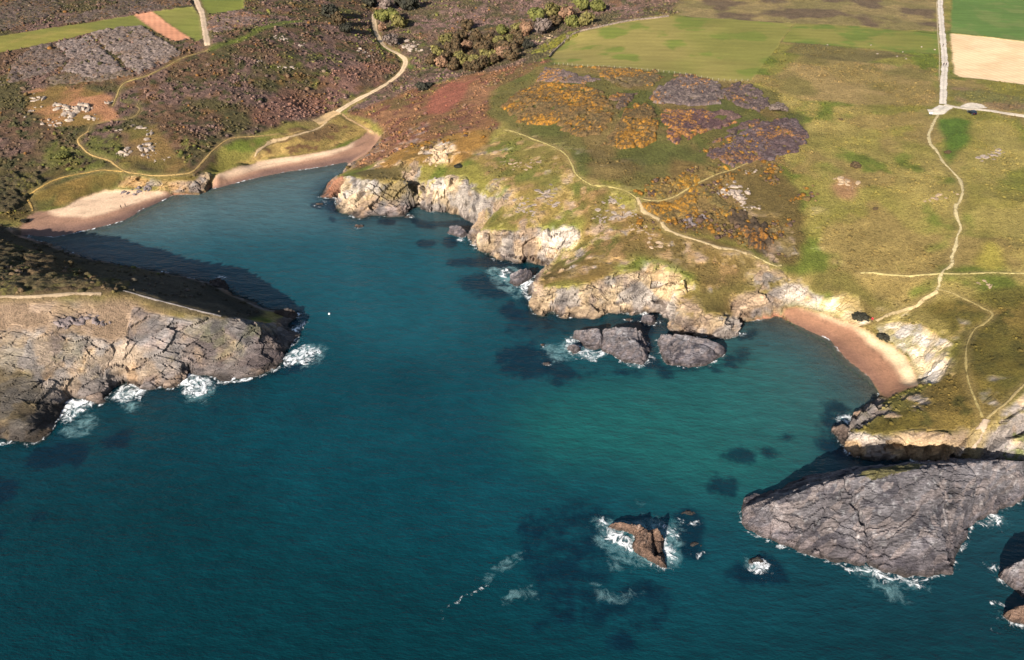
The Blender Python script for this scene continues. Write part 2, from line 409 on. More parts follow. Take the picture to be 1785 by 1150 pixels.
# breaklines: (px, py, height)
BREAK = [
    # left headland: ridge, tip, plateau rim, back rim
    [(-330, 520, 23), (-120, 518, 23), (0, 517, 22), (63, 515, 21.8), (121, 511, 21.3), (177, 510, 20.5), (230, 508, 19), (290, 526, 16.5), (341, 539, 14.5), (386, 550, 12), (425, 560, 10), (455, 572, 8), (480, 588, 5)],
    [(-330, 470, 22), (-100, 465, 21), (0, 470, 20.5), (60, 478, 20), (130, 488, 19.5), (190, 495, 19)],
    [(-330, 415, 17), (-100, 412, 16), (0, 420, 16), (40, 432, 15.5), (80, 444, 15), (118, 455, 14.5), (160, 482, 16), (225, 487, 16), (258, 487, 14.5)],
    [(264, 485, 12), (300, 486, 9)],
    [(-330, 640, 14), (0, 600, 13.6), (70, 600, 13), (150, 605, 10.5), (240, 600, 10), (330, 600, 7.5), (400, 608, 5.5), (450, 615, 4)],
    [(0, 665, 8), (60, 655, 8), (120, 655, 6), (180, 665, 3.6), (235, 640, 4.6), (300, 628, 5), (360, 632, 3.2)],
    [(10, 730, 4), (40, 735, 4), (60, 745, 2.5)],
    # left beach: foot of the bank, low bank, coast path
    [(40, 385, 2.2), (71, 369, 2.3), (114, 362, 2.4), (141, 346, 2.5), (177, 336, 2.6), (202, 333, 2.6), (252, 336, 2.4), (290, 336, 1.6)],
    [(90, 377, 1.5), (150, 378, 1.5), (180, 373, 1.5), (240, 352, 1.5), (285, 339, 1.3)],
    [(50, 350, 4), (110, 345, 4), (160, 326, 4.5), (210, 318, 4.7), (270, 318, 4.6), (320, 318, 4.5), (350, 318, 4), (362, 308, 4.5)],
    [(48, 345, 4.5), (76, 323, 6.5), (106, 310, 7), (151, 301, 7.3), (214, 298, 7.3), (277, 305, 6.5), (333, 300, 6.5), (373, 260, 9), (404, 241, 10), (450, 238, 8.5), (500, 235, 7), (538, 226, 5.8)],
    [(0, 380, 4), (-60, 380, 5), (-250, 385, 8)],
    [(0, 330, 7), (-100, 320, 8), (-300, 320, 10)],
    # left hill
    [(-300, 240, 15), (0, 250, 13), (80, 250, 13), (150, 240, 13.5), (250, 265, 11), (330, 235, 14)],
    [(-300, 160, 21), (0, 190, 18.5), (120, 190, 19), (200, 170, 20.5), (300, 160, 21.5), (400, 160, 20), (480, 170, 15), (540, 190, 7)],
    [(-300, 100, 27), (0, 130, 24), (150, 140, 24.5), (240, 133, 25.5), (320, 100, 28.5), (400, 85, 29), (480, 90, 26), (560, 110, 19.5), (620, 120, 13.5), (660, 130, 10.3)],
    [(-300, 30, 32), (0, 75, 29), (160, 58, 31), (300, 72, 31), (360, 75, 31.5), (430, 55, 32), (520, 40, 30), (590, 50, 25), (640, 70, 18.5)],
    [(-300, -60, 36), (0, 0, 34.5), (240, 25, 34), (340, 0, 36), (450, 0, 35.5), (550, 0, 31), (620, 0, 27)],
    # valley floor and road
    [(652, -20, 24), (651, 20, 21), (654, 45, 18.5), (664, 71, 16), (691, 92, 13.2), (707, 108, 11.5), (700, 124, 10.5), (682, 141, 9.3), (652, 159, 8), (627, 172, 7), (606, 184, 6), (586, 197, 5), (563, 210, 4.4)],
    # dune and head of the cove
    [(445, 270, 5), (475, 250, 5.2), (533, 231, 5), (560, 219, 4.4)],
    [(480, 262, 4.2), (540, 250, 4.4), (590, 240, 4), (620, 232, 3.4), (640, 224, 2.8)],
    [(378, 303, 2.4), (410, 292, 2.4), (450, 281, 2.4), (511, 273, 2.4), (556, 266, 2.3), (601, 256, 2.2), (627, 243, 2.1), (640, 232, 2.0), (655, 236, 2.0)],
    [(604, 282, 0.1), (640, 264, 0.9), (655, 246, 1.4), (660, 236, 2.0)],
    [(372, 318, 3.8), (385, 300, 4.5), (420, 275, 6)],
    # right side of the valley
    [(618, 285, 4), (650, 262, 5.5), (675, 235, 7), (690, 210, 8.5), (720, 180, 11), (760, 150, 13.5), (800, 125, 16), (860, 95, 19), (910, 62, 22), (960, 30, 26), (1000, 0, 29)],
    [(700, 100, 13), (740, 80, 15), (800, 60, 18), (860, 30, 22), (900, 0, 26)],
    [(720, -10, 25), (780, 20, 24), (840, -10, 29)],
    [(660, 285, 9.5), (720, 250, 13), (780, 210, 16.5), (850, 160, 21), (900, 125, 25), (940, 110, 29), (957, 101, 30.5)],
    # great field and plateau
    [(966, 115, 30.5), (1077, 119, 32), (1152, 124, 32), (1248, 139, 31.5), (1309, 141, 32), (1400, 150, 32), (1500, 160, 32.3), (1600, 175, 33), (1640, 190, 33), (1785, 200, 34), (2100, 215, 35)],
    [(1011, 55, 33.5), (1100, 40, 35.5), (1175, 29, 36.5), (1385, 40, 37), (1635, 60, 37), (1785, 72, 37.5), (2000, 80, 38)],
    [(1050, -10, 36), (1200, -10, 38.5), (1400, -10, 39.5), (1645, 0, 39.5), (1785, 0, 39.5), (2000, 0, 40)],
    # maze hill
    [(870, 190, 22.5), (900, 231, 22.5), (950, 250, 23.5), (983, 265, 24), (1003, 303, 23), (1026, 320, 22.7), (1064, 325, 23), (1112, 345, 22), (1152, 383, 19.3), (1190, 411, 17), (1253, 431, 16), (1304, 441, 15), (1350, 463, 13)],
    [(900, 170, 26), (1000, 190, 28.7), (1100, 210, 29), (1200, 230, 28.4), (1300, 230, 28.2), (1400, 230, 28), (1500, 240, 28.5), (1622, 245, 30), (1785, 260, 31.5)],
    [(1060, 290, 25.5), (1200, 310, 23.5), (1300, 320, 22.5), (1400, 330, 22), (1500, 330, 23), (1600, 330, 25), (1677, 335, 26.5), (1785, 350, 28.5)],
    [(1350, 410, 16.5), (1450, 410, 16.8), (1550, 410, 18.5), (1660, 420, 21), (1785, 430, 24)],
    [(1400, 465, 12), (1450, 465, 12.5), (1500, 476, 12.5), (1580, 480, 14), (1640, 476, 17), (1785, 477, 20.5), (2000, 480, 25)],
    # middle coast: cliff tops
    [(590, 306, 5.5), (606, 308, 8), (630, 308, 10), (654, 311, 11), (690, 313, 11.5), (714, 314, 12), (722, 322, 10.5)],
    [(735, 317, 12), (770, 313, 12.5), (801, 313, 13.3), (806, 335, 11.5), (830, 341, 11.5), (846, 352, 10), (846, 378, 6)],
    [(718, 345, 1.5), (740, 340, 5), (760, 352, 4)],
    [(700, 280, 13.5), (750, 270, 15.5), (800, 270, 17), (850, 300, 16.7), (900, 330, 17), (950, 350, 17), (1020, 370, 17), (1100, 390, 17)],
    [(738, 285, 12.5), (760, 293, 12.2), (785, 290, 13)],
    [(850, 395, 8.5), (900, 405, 10.2), (940, 395, 12.5), (975, 390, 14), (1015, 400, 14)],
    [(833, 403, 6.5), (854, 411, 8.5), (900, 424, 9), (935, 430, 8.5)],
    [(942, 420, 8.6), (960, 428, 7.5), (985, 433, 7.0), (1008, 425, 8)],
    [(955, 405, 12.3), (985, 398, 13.3), (1012, 406, 13), (1017, 420, 11.5), (1005, 438, 9.3), (985, 455, 7.3), (968, 464, 5)],
    [(945, 480, 6), (948, 500, 7.3), (970, 502, 8), (996, 498, 9), (1026, 492, 10), (1041, 482, 11), (1082, 478, 11.5), (1107, 472, 12.0), (1122, 459, 13), (1135, 456, 13.3), (1165, 464, 13), (1190, 485, 11), (1204, 503, 9.2), (1195, 520, 7.3), (1180, 530, 6)],
    [(1000, 460, 10.5), (1060, 450, 12.6), (1110, 430, 15)],
    [(1195, 568, 3.6), (1200, 550, 5), (1212, 535, 6.5), (1235, 545, 6.5), (1270, 548, 6.3)],
    [(1180, 545, 4.5), (1185, 570, 2.5), (1215, 575, 3), (1240, 570, 4.5), (1275, 562, 4.5)],
    [(1240, 510, 8.6), (1280, 490, 9.8), (1293, 512, 7.6), (1318, 512, 7.8), (1345, 520, 6.5), (1350, 500, 8.6), (1350, 480, 10.8)],
    # right beach: foot and head of its cliff
    [(1366, 536, 1.2), (1390, 534, 2.4), (1440, 548, 2.6), (1490, 567, 2.8), (1530, 592, 3), (1555, 607, 3), (1590, 642, 3), (1609, 668, 2.4)],
    [(1440, 562, 1.6), (1491, 575, 1.9), (1512, 594, 1.9), (1537, 617, 1.9), (1562, 645, 1.9), (1585, 672, 1.7)],
    [(1362, 505, 8), (1392, 500, 7.7), (1400, 515, 5.8), (1440, 520, 6.8), (1470, 510, 8.2), (1500, 520, 7.7), (1530, 538, 6), (1560, 545, 6), (1590, 540, 8.5), (1620, 517, 12.5)],
    [(1545, 560, 4.8), (1575, 565, 7), (1620, 555, 10.2), (1650, 585, 10.3), (1650, 620, 9.8), (1648, 645, 8.8), (1640, 668, 7.4)],
    [(1690, 525, 14.5), (1735, 545, 15.5), (1785, 560, 17)],
    [(1684, 605, 13), (1684, 650, 12), (1700, 700, 11.2), (1715, 730, 10.6)],
    [(1785, 640, 15.5), (1785, 670, 14.5), (1740, 712, 12)],
    # knob
    [(1620, 685, 6.8), (1590, 690, 5.8), (1555, 702, 5), (1525, 722, 4.5), (1500, 745, 4.2), (1505, 757, 4.6), (1540, 757, 6), (1580, 752, 6.8), (1620, 757, 7.2), (1665, 765, 7.5)],
    [(1560, 725, 7.0), (1620, 715, 8.5), (1680, 720, 9.8)],
    [(1715, 745, 9.5), (1705, 775, 5.5), (1692, 800, 3)],
    [(1735, 750, 10.5), (1752, 718, 12.3), (1785, 692, 14), (1830, 670, 15.5), (1950, 650, 18)],
    [(1738, 778, 6), (1760, 790, 5.5), (1785, 790, 6)],
]
fixed = np.zeros((NY, NX), bool); val = np.zeros((NY, NX)); cnt = np.zeros((NY, NX))
for bl in BREAK:
    w = np.array([W(a, b, h) + (h,) for a, b, h in bl])
    d = densify(w, RES * 0.7)
    i = ((d[:, 0] - X0) / RES).round().astype(int); j = ((d[:, 1] - Y0) / RES).round().astype(int)
    ok = (i >= 0) & (i < NX) & (j >= 0) & (j < NY)
    np.add.at(val, (j[ok], i[ok]), d[ok, 2]); np.add.at(cnt, (j[ok], i[ok]), 1)
fixed = cnt > 0
val = np.where(fixed, val / np.maximum(cnt, 1), 0)
fixed &= LAND
sea = ~LAND
val = np.where(sea, 0, val)
Z = laplace(NX, NY, fixed | sea, val, 110, 6)
Z = np.where(LAND, blur(Z, 3), Z)
Z = np.where(LAND, np.maximum(Z, 0.05), 0)
gy_, gx_ = np.gradient(Z, RES)
SLOPE = blur(np.hypot(gx_, gy_), 2)

# ---- where a line of sight through the photo meets the ground
def zat(x, y, A=None):
    A = Z if A is None else A
    fx = np.clip((np.asarray(x) - X0) / RES, 0, NX - 1.001); fy = np.clip((np.asarray(y) - Y0) / RES, 0, NY - 1.001)
    i = fx.astype(int); j = fy.astype(int); a = fx - i; b = fy - j
    return (A[j, i] * (1 - a) + A[j, i + 1] * a) * (1 - b) + (A[j + 1, i] * (1 - a) + A[j + 1, i + 1] * a) * b
def ground(px, py):
    u, f, d = ray(px, py)
    d = max(d, 0.12)
    t = np.arange(60, 900, 0.8)
    z = CAM_H - d * t
    g = zat(u * t, f * t)
    hit = np.nonzero(z <= np.maximum(g, 0))[0]
    k = hit[0] if len(hit) else len(t) - 1
    a, b = t[max(k - 1, 0)], t[k]
    for _ in range(12):
        m = 0.5 * (a + b)
        if CAM_H - d * m <= max(float(zat(u * m, f * m)), 0): b = m
        else: a = m
    return np.array([u * b, f * b])
def gpoly(pts): return np.array([ground(*p) for p in pts])

# ================================================================== PATHS AND TRACKS (photo positions, width in metres)
PATHS = [
    ('farm_track', 'pale gravel farm track running down the right-hand plateau', [(1639, -25), (1639, 10), (1641, 40), (1643, 65), (1646, 95), (1647, 115), (1645, 140), (1644, 165), (1644, 182)], 3.0, (222, 207, 190)),
    ('turning_place', 'pale gravel turning place at the foot of the plateau track', [(1618, 195), (1628, 195), (1638, 193), (1648, 185)], 5.5, (224, 210, 192)),
    ('turning_place', 'pale gravel lay-by above the parked car', [(1688, 189), (1697, 184), (1708, 190)], 6.0, (226, 210, 190)),
    ('branch_track', 'pale track branching right past the parked car', [(1646, 183), (1663, 186), (1688, 190), (1713, 192), (1745, 197), (1785, 203), (1850, 211)], 2.6, (222, 204, 180)),
    ('footpath', 'winding pale footpath from the plateau down to the small right-hand beach', [(1634, 201), (1628, 213), (1620, 232), (1621, 250), (1632, 262), (1645, 283), (1660, 300), (1673, 315), (1677, 335), (1673, 352), (1666, 359), (1667, 375), (1675, 397), (1669, 411), (1665, 430), (1660, 447), (1658, 461), (1645, 472), (1639, 480), (1637, 493), (1633, 507)], 1.5, (205, 186, 140)),
    ('footpath', 'sandy path descending to the small right-hand beach', [(1633, 507), (1618, 517), (1604, 526), (1594, 535), (1575, 541), (1556, 546), (1540, 553), (1528, 560)], 1.8, (214, 188, 140)),
    ('footpath', 'thin path crossing the winding footpath left to right above the small beach', [(1499, 476), (1522, 475), (1545, 478), (1580, 480), (1610, 478), (1640, 476), (1680, 477), (1720, 475), (1785, 477), (1850, 478)], 0.9, (196, 178, 120)),
    ('footpath', 'faint path looping down the grassy slope towards the rocky knob', [(1637, 505), (1660, 511), (1690, 526), (1712, 537), (1730, 548), (1715, 565), (1700, 573), (1690, 590), (1684, 606), (1683, 630), (1685, 652), (1692, 676), (1702, 702), (1713, 727)], 0.8, (172, 152, 98)),
    ('footpath', 'faint path coming in from the right edge towards the rocky gully', [(1820, 645), (1785, 671), (1760, 696), (1740, 713), (1720, 730)], 0.8, (178, 156, 108)),
    ('footpath', 'worn bare chute running down the gully beside the bright cliff', [(1718, 731), (1712, 745), (1704, 760), (1698, 778), (1694, 792)], 2.2, (186, 164, 142)),
    ('footpath', 'long pale path along the middle headland slope', [(880, 227), (900, 231), (950, 250), (983, 266), (997, 288), (1004, 304), (1026, 320), (1041, 324), (1064, 326), (1092, 334), (1112, 346)], 0.9, (190, 172, 108)),
    ('footpath', 'broad trodden path below the orange gorse', [(1110, 344), (1117, 358), (1126, 372), (1140, 377), (1152, 384), (1157, 394), (1168, 402), (1190, 411), (1223, 421), (1253, 431), (1278, 435), (1304, 442)], 1.9, (192, 168, 128)),
    ('footpath', 'narrow end of the path running on above the cove cliffs', [(1302, 441), (1324, 451), (1350, 463), (1362, 462)], 0.8, (196, 176, 124)),
    ('footpath', 'path rising right through the orange gorse', [(1110, 344), (1130, 349), (1155, 349), (1176, 342), (1200, 328), (1225, 315), (1250, 304), (1280, 295), (1305, 283), (1328, 271), (1348, 266), (1366, 258)], 0.9, (196, 172, 112)),
    ('footpath', 'yellowish coast path curving above the left-hand beach', [(58, 368), (54, 357), (48, 346), (53, 337), (76, 323), (106, 310), (151, 301), (177, 297), (214, 299)], 1.2, (198, 160, 92)),
    ('footpath', 'path joining the coast path from the left-hand outcrops', [(154, 229), (136, 243), (146, 260), (164, 272), (189, 280), (204, 290), (219, 299), (247, 304), (277, 306), (315, 304), (333, 300), (346, 290), (373, 260), (404, 241), (450, 238), (500, 235), (538, 227), (563, 216)], 1.1, (196, 162, 104)),
    ('footpath', 'thin path zigzagging up past the pale outcrops on the left hill', [(154, 229), (161, 218), (192, 212), (230, 205), (244, 192), (238, 184)], 0.8, (150, 128, 84)),
    ('footpath', 'thin path up the left hill to the fields', [(197, 186), (202, 172), (214, 147), (242, 137), (262, 130), (290, 116), (323, 100), (362, 88)], 1.0, (176, 152, 96)),
    ('lane', 'sandy lane winding down the valley to the beach', [(652, 25), (653, 45), (658, 62), (670, 80), (691, 92), (702, 99), (707, 108), (700, 124), (682, 141), (652, 159), (627, 172), (606, 184), (588, 196)], 3.0, (226, 196, 158)),
    ('lane', 'wide sandy end of the lane behind the beach', [(588, 196), (575, 203), (560, 211), (550, 213)], 5.5, (224, 186, 136)),
    ('footpath', 'sandy path from the lane end down to the long beach', [(569, 213), (558, 222), (533, 231), (506, 238), (475, 248), (452, 262), (444, 274)], 2.2, (226, 192, 146)),
    ('footpath', 'sandy gap from the lane down to the head of the cove', [(596, 199), (611, 210), (637, 224), (652, 233)], 1.8, (206, 168, 122)),
    ('farm_track', 'pale farm track between the left-hand fields', [(334, -12), (345, 8), (352, 22), (356, 45), (360, 68), (362, 80)], 3.4, (214, 186, 156)),
    ('footpath', 'pale path along the crest of the near left headland', [(-80, 520), (0, 518), (63, 516), (121, 512), (177, 512)], 1.5, (196, 170, 138)),
    ('footpath', 'thin grey path along the falling ridge of the near left headland', [(215, 507), (242, 514), (290, 527), (341, 540), (386, 551)], 0.8, (170, 158, 150)),
]
path_world = []
PM = np.zeros((NY, NX))
def paint(M, pts, r, soft=1.0):
    pts = densify(pts, RES)
    for x, y in pts[:, :2]:
        i0 = int((x - X0 - r - soft) / RES); i1 = int((x - X0 + r + soft) / RES) + 2
        j0 = int((y - Y0 - r - soft) / RES); j1 = int((y - Y0 + r + soft) / RES) + 2
        i0, j0 = max(i0, 0), max(j0, 0)
        if i1 <= i0 or j1 <= j0: continue
        d = np.hypot(GX[j0:j1, i0:i1] - x, GY[j0:j1, i0:i1] - y)
        M[j0:j1, i0:i1] = np.maximum(M[j0:j1, i0:i1], np.clip((r + soft - d) / soft, 0, 1))
for nm, lb, pts, w, c in PATHS:
    g = catmull(gpoly(pts), 6)
    path_world.append(densify(g, 0.8))
    paint(PM, path_world[-1], w * 0.5 + 0.3, 1.2)

# ================================================================== GROUND COVER ZONES (photo outlines laid on the ground)
BAGX = (fbm2(GX / 34, GY / 34, 3, 23) - 0.5) * 1.0; BAGY = (fbm2(GX / 34, GY / 34, 3, 24) - 0.5) * 1.0
RAGX = (fbm2(GX / 9, GY / 9, 4, 21) - 0.5); RAGY = (fbm2(GX / 9, GY / 9, 4, 22) - 0.5)
def zone(pts, rag=6.0, soft=2):
    P = gpoly(pts)
    x0, y0 = P.min(0) - 12; x1, y1 = P.max(0) + 12
    i0, i1 = max(0, int((x0 - X0) / RES)), min(NX, int((x1 - X0) / RES) + 1)
    j0, j1 = max(0, int((y0 - Y0) / RES)), min(NY, int((y1 - Y0) / RES) + 1)
    s = np.s_[j0:j1, i0:i1]
    m = inpoly(GX[s] + RAGX[s] * rag + BAGX[s] * rag * 1.6, GY[s] + RAGY[s] * rag + BAGY[s] * rag * 1.6, P).astype(float)
    if soft: m = blur(m, soft)
    return s, m
n_big = fbm2(GX / 60, GY / 60, 4, 31); n_mid = fbm2(GX / 14, GY / 14, 4, 32); n_mid2 = fbm2(GX / 18, GY / 18, 4, 35); n_fin = fbm2(GX / 3.2, GY / 3.2, 3, 33)
def mixc(a, b, t): return a + (b - a) * t[..., None]
def palette(cols, n1, n2, n3):
    c = mixc(lin(*cols[0]), lin(*cols[1]), smooth(0.38, 0.62, n1)) if len(cols) > 1 else np.broadcast_to(lin(*cols[0]), n1.shape + (3,))
    if len(cols) > 2: c = mixc(c, lin(*cols[2]), smooth(0.5, 0.66, n2))
    if len(cols) > 3: c = mixc(c, lin(*cols[3]), smooth(0.56, 0.68, n3))
    return c
# open grass of the right-hand plateau is the ground everything else lies on
LC = palette([(130, 120, 62), (154, 134, 82), (104, 110, 48), (144, 122, 78)], n_big, n_mid, n_mid2)
LC = LC * (0.82 + 0.32 * n_fin)[..., None] * np.array([1.0, 1.03, 0.88])
VEG = np.zeros((NY, NX))              # shrub height, metres
HEATH = [(98, 75, 58), (82, 74, 46), (106, 83, 74), (70, 66, 42)]
ZONES = [
    # outline, colours, shrub height, raggedness
    ([(-400, -60), (640, -60), (652, 30), (690, 90), (705, 110), (690, 135), (600, 185), (555, 212), (450, 238), (400, 240), (345, 295), (150, 300), (60, 330), (30, 385), (-400, 390)], HEATH, 0.9, 6),
    ([(645, -60), (1060, -60), (1185, 0), (1170, 26), (1050, 46), (1010, 54), (955, 100), (900, 130), (800, 160), (735, 200), (660, 230), (600, 195), (700, 125), (708, 105), (655, 50)], [(104, 82, 70), (86, 76, 52), (114, 90, 82), (76, 70, 48)], 1.0, 6),
    ([(600, 200), (660, 175), (740, 150), (830, 130), (955, 105), (935, 150), (870, 175), (860, 215), (830, 255), (760, 245), (690, 270), (615, 300), (600, 290), (655, 245), (650, 215)], [(126, 90, 62), (106, 86, 54), (136, 98, 70), (112, 74, 60)], 0.6, 5),
    ([(735, 190), (770, 150), (830, 133), (825, 165), (790, 190), (745, 200)], [(144, 88, 70), (124, 80, 60), (130, 94, 68)], 0.4, 6),
    ([(690, 265), (760, 240), (845, 225), (840, 265), (800, 290), (730, 290), (650, 305), (640, 300)], [(134, 104, 56), (118, 96, 52), (150, 112, 58)], 0.35, 5),
    ([(600, 305), (700, 285), (720, 312), (640, 312)], [(104, 90, 54), (92, 82, 48)], 0.2, 4),
    ([(860, 160), (960, 110), (1310, 143), (1360, 165), (1400, 215), (1405, 250), (1330, 285), (1240, 300), (1110, 330), (1000, 300), (940, 250), (880, 228), (855, 200)], [(104, 96, 52), (92, 92, 46), (118, 100, 60)], 0.1, 5),
    ([(800, 265), (880, 232), (980, 270), (1000, 305), (1060, 330), (1100, 345), (1030, 370), (930, 400), (850, 395), (845, 340)], [(122, 110, 58), (140, 118, 66), (106, 106, 50), (146, 120, 78)], 0.15, 6),
    ([(1020, 330), (1110, 350), (1155, 395), (1300, 445), (1350, 470), (1360, 500), (1290, 510), (1210, 530), (1200, 490), (1120, 450), (1040, 480), (950, 500), (940, 470), (1010, 440), (1020, 400)], [(128, 104, 58), (112, 94, 54), (104, 98, 50), (140, 112, 72)], 0.15, 6),
    ([(1180, 290), (1260, 290), (1340, 280), (1390, 330), (1400, 400), (1380, 450), (1340, 455), (1290, 430), (1180, 400), (1160, 385), (1120, 365), (1130, 335)], [(118, 96, 56), (104, 88, 50), (132, 108, 66)], 0.25, 6),
    ([(1280, 370), (1310, 365), (1345, 400), (1350, 440), (1310, 440), (1295, 400)], [(76, 64, 50), (90, 74, 54), (64, 60, 40)], 0.8, 4),
    ([(1290, 480), (1340, 465), (1450, 470), (1500, 490), (1600, 520), (1560, 540), (1480, 515), (1400, 500), (1360, 520), (1300, 520)], [(122, 108, 58), (140, 120, 72), (110, 100, 52)], 0.3, 5),
    ([(1610, 520), (1785, 500), (1900, 500), (1900, 690), (1785, 690), (1740, 720), (1680, 760), (1560, 752), (1500, 750), (1540, 705), (1620, 680), (1655, 640), (1640, 570)], [(112, 98, 44), (100, 92, 42), (126, 106, 54), (92, 84, 40)], 0.2, 6),
    ([(1170, 535), (1205, 520), (1290, 500), (1352, 480), (1350, 515), (1300, 560), (1240, 580), (1185, 585)], [(124, 102, 56), (110, 96, 52), (138, 112, 68)], 0.2, 4),
    ([(-300, 640), (0, 640), (60, 660), (90, 700), (60, 760), (-300, 850)], [(104, 90, 62), (90, 78, 54)], 0.3, 4),
    # rougher ground and mown strips of the plateau
    ([(1180, 0), (1300, -40), (1640, -40), (1640, 55), (1560, 50), (1385, 38), (1250, 34), (1175, 26)], [(126, 112, 70), (142, 122, 80), (104, 86, 66)], 0.1, 5),
    ([(1330, 148), (1390, 100), (1500, 105), (1636, 130), (1636, 180), (1500, 185), (1400, 175)], [(140, 120, 72), (152, 128, 82), (124, 110, 62)], 0.1, 4),
    ([(1660, 150), (1785, 165), (1860, 170), (1860, 200), (1760, 195), (1665, 180)], [(116, 110, 62), (136, 112, 80)], 0.1, 4),
    ([(1625, 205), (1660, 205), (1690, 215), (1680, 255), (1655, 290), (1640, 270), (1628, 240)], [(86, 108, 40), (96, 110, 46)], 0.1, 5),
    ([(1690, 220), (1800, 215), (1850, 330), (1800, 420), (1720, 400), (1690, 330)], [(140, 128, 64), (152, 136, 76), (120, 118, 54)], 0.1, 8),
    ([(1705, 420), (1740, 410), (1755, 450), (1725, 465), (1700, 450)], [(164, 152, 66), (156, 142, 66)], 0.05, 8),
    ([(1445, 320), (1475, 300), (1500, 320), (1480, 345), (1455, 340)], [(160, 122, 86), (150, 118, 80)], 0.05, 4),
    ([(1390, 70), (1480, 90), (1610, 100), (1500, 108), (1400, 100), (1360, 90)], [(106, 94, 58), (112, 100, 60)], 0.1, 4),
    ([(363, 86), (420, 68), (470, 45), (530, 33), (530, 40), (470, 54), (420, 76), (365, 94)], [(104, 110, 46), (88, 92, 42)], 0.4, 2),
    ([(650, 60), (660, 75), (690, 88), (706, 100), (722, 118), (740, 124), (716, 120), (690, 96), (662, 82)], [(104, 114, 46), (92, 100, 44)], 0.2, 2),
    ([(745, 85), (790, 70), (850, 60), (900, 62), (925, 75), (900, 98), (860, 115), (790, 125), (755, 115)], [(66, 54, 42), (54, 48, 38)], 1.0, 3),
    ([(440, 190), (500, 165), (560, 135), (640, 110), (690, 112), (660, 145), (600, 178), (555, 205), (480, 225), (430, 225)], [(112, 80, 66), (98, 76, 60), (124, 92, 80)], 0.8, 6),
    # left: coastal turf, dune grass, headland
    ([(60, 368), (50, 345), (76, 325), (150, 303), (280, 308), (345, 300), (362, 312), (330, 325), (200, 328), (110, 355)], [(118, 98, 50), (96, 90, 46), (140, 112, 60)], 0.3, 4),
    ([(-200, 300), (60, 300), (150, 240), (300, 250), (335, 295), (270, 305), (150, 300), (70, 325), (50, 345), (60, 370), (20, 390), (-200, 390)], [(104, 88, 48), (78, 70, 42), (92, 90, 46), (68, 58, 42)], 0.6, 6),
    ([(40, 165), (110, 150), (190, 165), (195, 210), (150, 222), (60, 215)], [(150, 108, 72), (120, 96, 54), (164, 116, 84)], 0.2, 5),
    ([(200, 235), (265, 215), (320, 285), (290, 300), (215, 280)], [(126, 100, 60), (104, 92, 48), (112, 88, 64)], 0.25, 4),
    ([(395, 290), (450, 262), (500, 240), (560, 220), (600, 200), (640, 224), (620, 245), (556, 264), (450, 280)], [(176, 146, 84), (194, 160, 96), (140, 118, 66), (118, 88, 58)], 0.25, 4),
    ([(505, 230), (555, 222), (580, 215), (590, 225), (570, 245), (530, 248)], [(118, 92, 60), (104, 82, 54)], 0.5, 4),
    ([(-300, 400), (0, 415), (60, 440), (120, 452), (165, 485), (260, 485), (225, 495), (240, 512), (120, 511), (0, 516), (-300, 520)], [(84, 70, 48), (70, 62, 40), (100, 82, 60), (78, 76, 42)], 0.9, 4),
    ([(-300, 520), (120, 514), (240, 516), (300, 530), (330, 560), (200, 600), (80, 590), (0, 610), (-300, 640)], [(134, 112, 84), (116, 98, 66), (150, 126, 104)], 0.1, 5),
    ([(-300, 385), (30, 400), (120, 436), (300, 470), (480, 535), (440, 562), (386, 550), (235, 508), (160, 485), (120, 454), (60, 440), (0, 420), (-300, 410)], [(74, 66, 50), (62, 56, 44), (88, 78, 60)], 0.5, 4),  # whole back slope of the headland, its shade put into the dark brown
    ([(170, 485), (262, 480), (320, 480), (390, 515), (470, 545), (440, 560), (386, 550), (300, 526), (235, 508), (225, 495)], [(70, 64, 54), (58, 54, 46), (84, 76, 64)], 0.5, 4),  # seaward back slope in shadow, the colours darkened to carry that shadow
]
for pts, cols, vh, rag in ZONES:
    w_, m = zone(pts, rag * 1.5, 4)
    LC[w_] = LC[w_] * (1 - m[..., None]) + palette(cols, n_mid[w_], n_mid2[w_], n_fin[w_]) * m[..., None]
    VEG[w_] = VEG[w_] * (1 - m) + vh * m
# stray accents of flowering gorse and bright bracken in the heath
heath_m = smooth(0.4, 0.8, VEG)
acc = smooth(0.60, 0.70, fbm2(GX / 6, GY / 6, 4, 41)) * smooth(0.5, 0.6, fbm2(GX / 45, GY / 45, 2, 42)) * heath_m
LC = mixc(LC, lin(122, 86, 48), acc * 0.35)
acc = smooth(0.62, 0.72, fbm2(GX / 5, GY / 5, 4, 43)) * smooth(0.52, 0.62, fbm2(GX / 38, GY / 38, 2, 44)) * heath_m
LC = mixc(LC, lin(102, 106, 44), acc * 0.5)

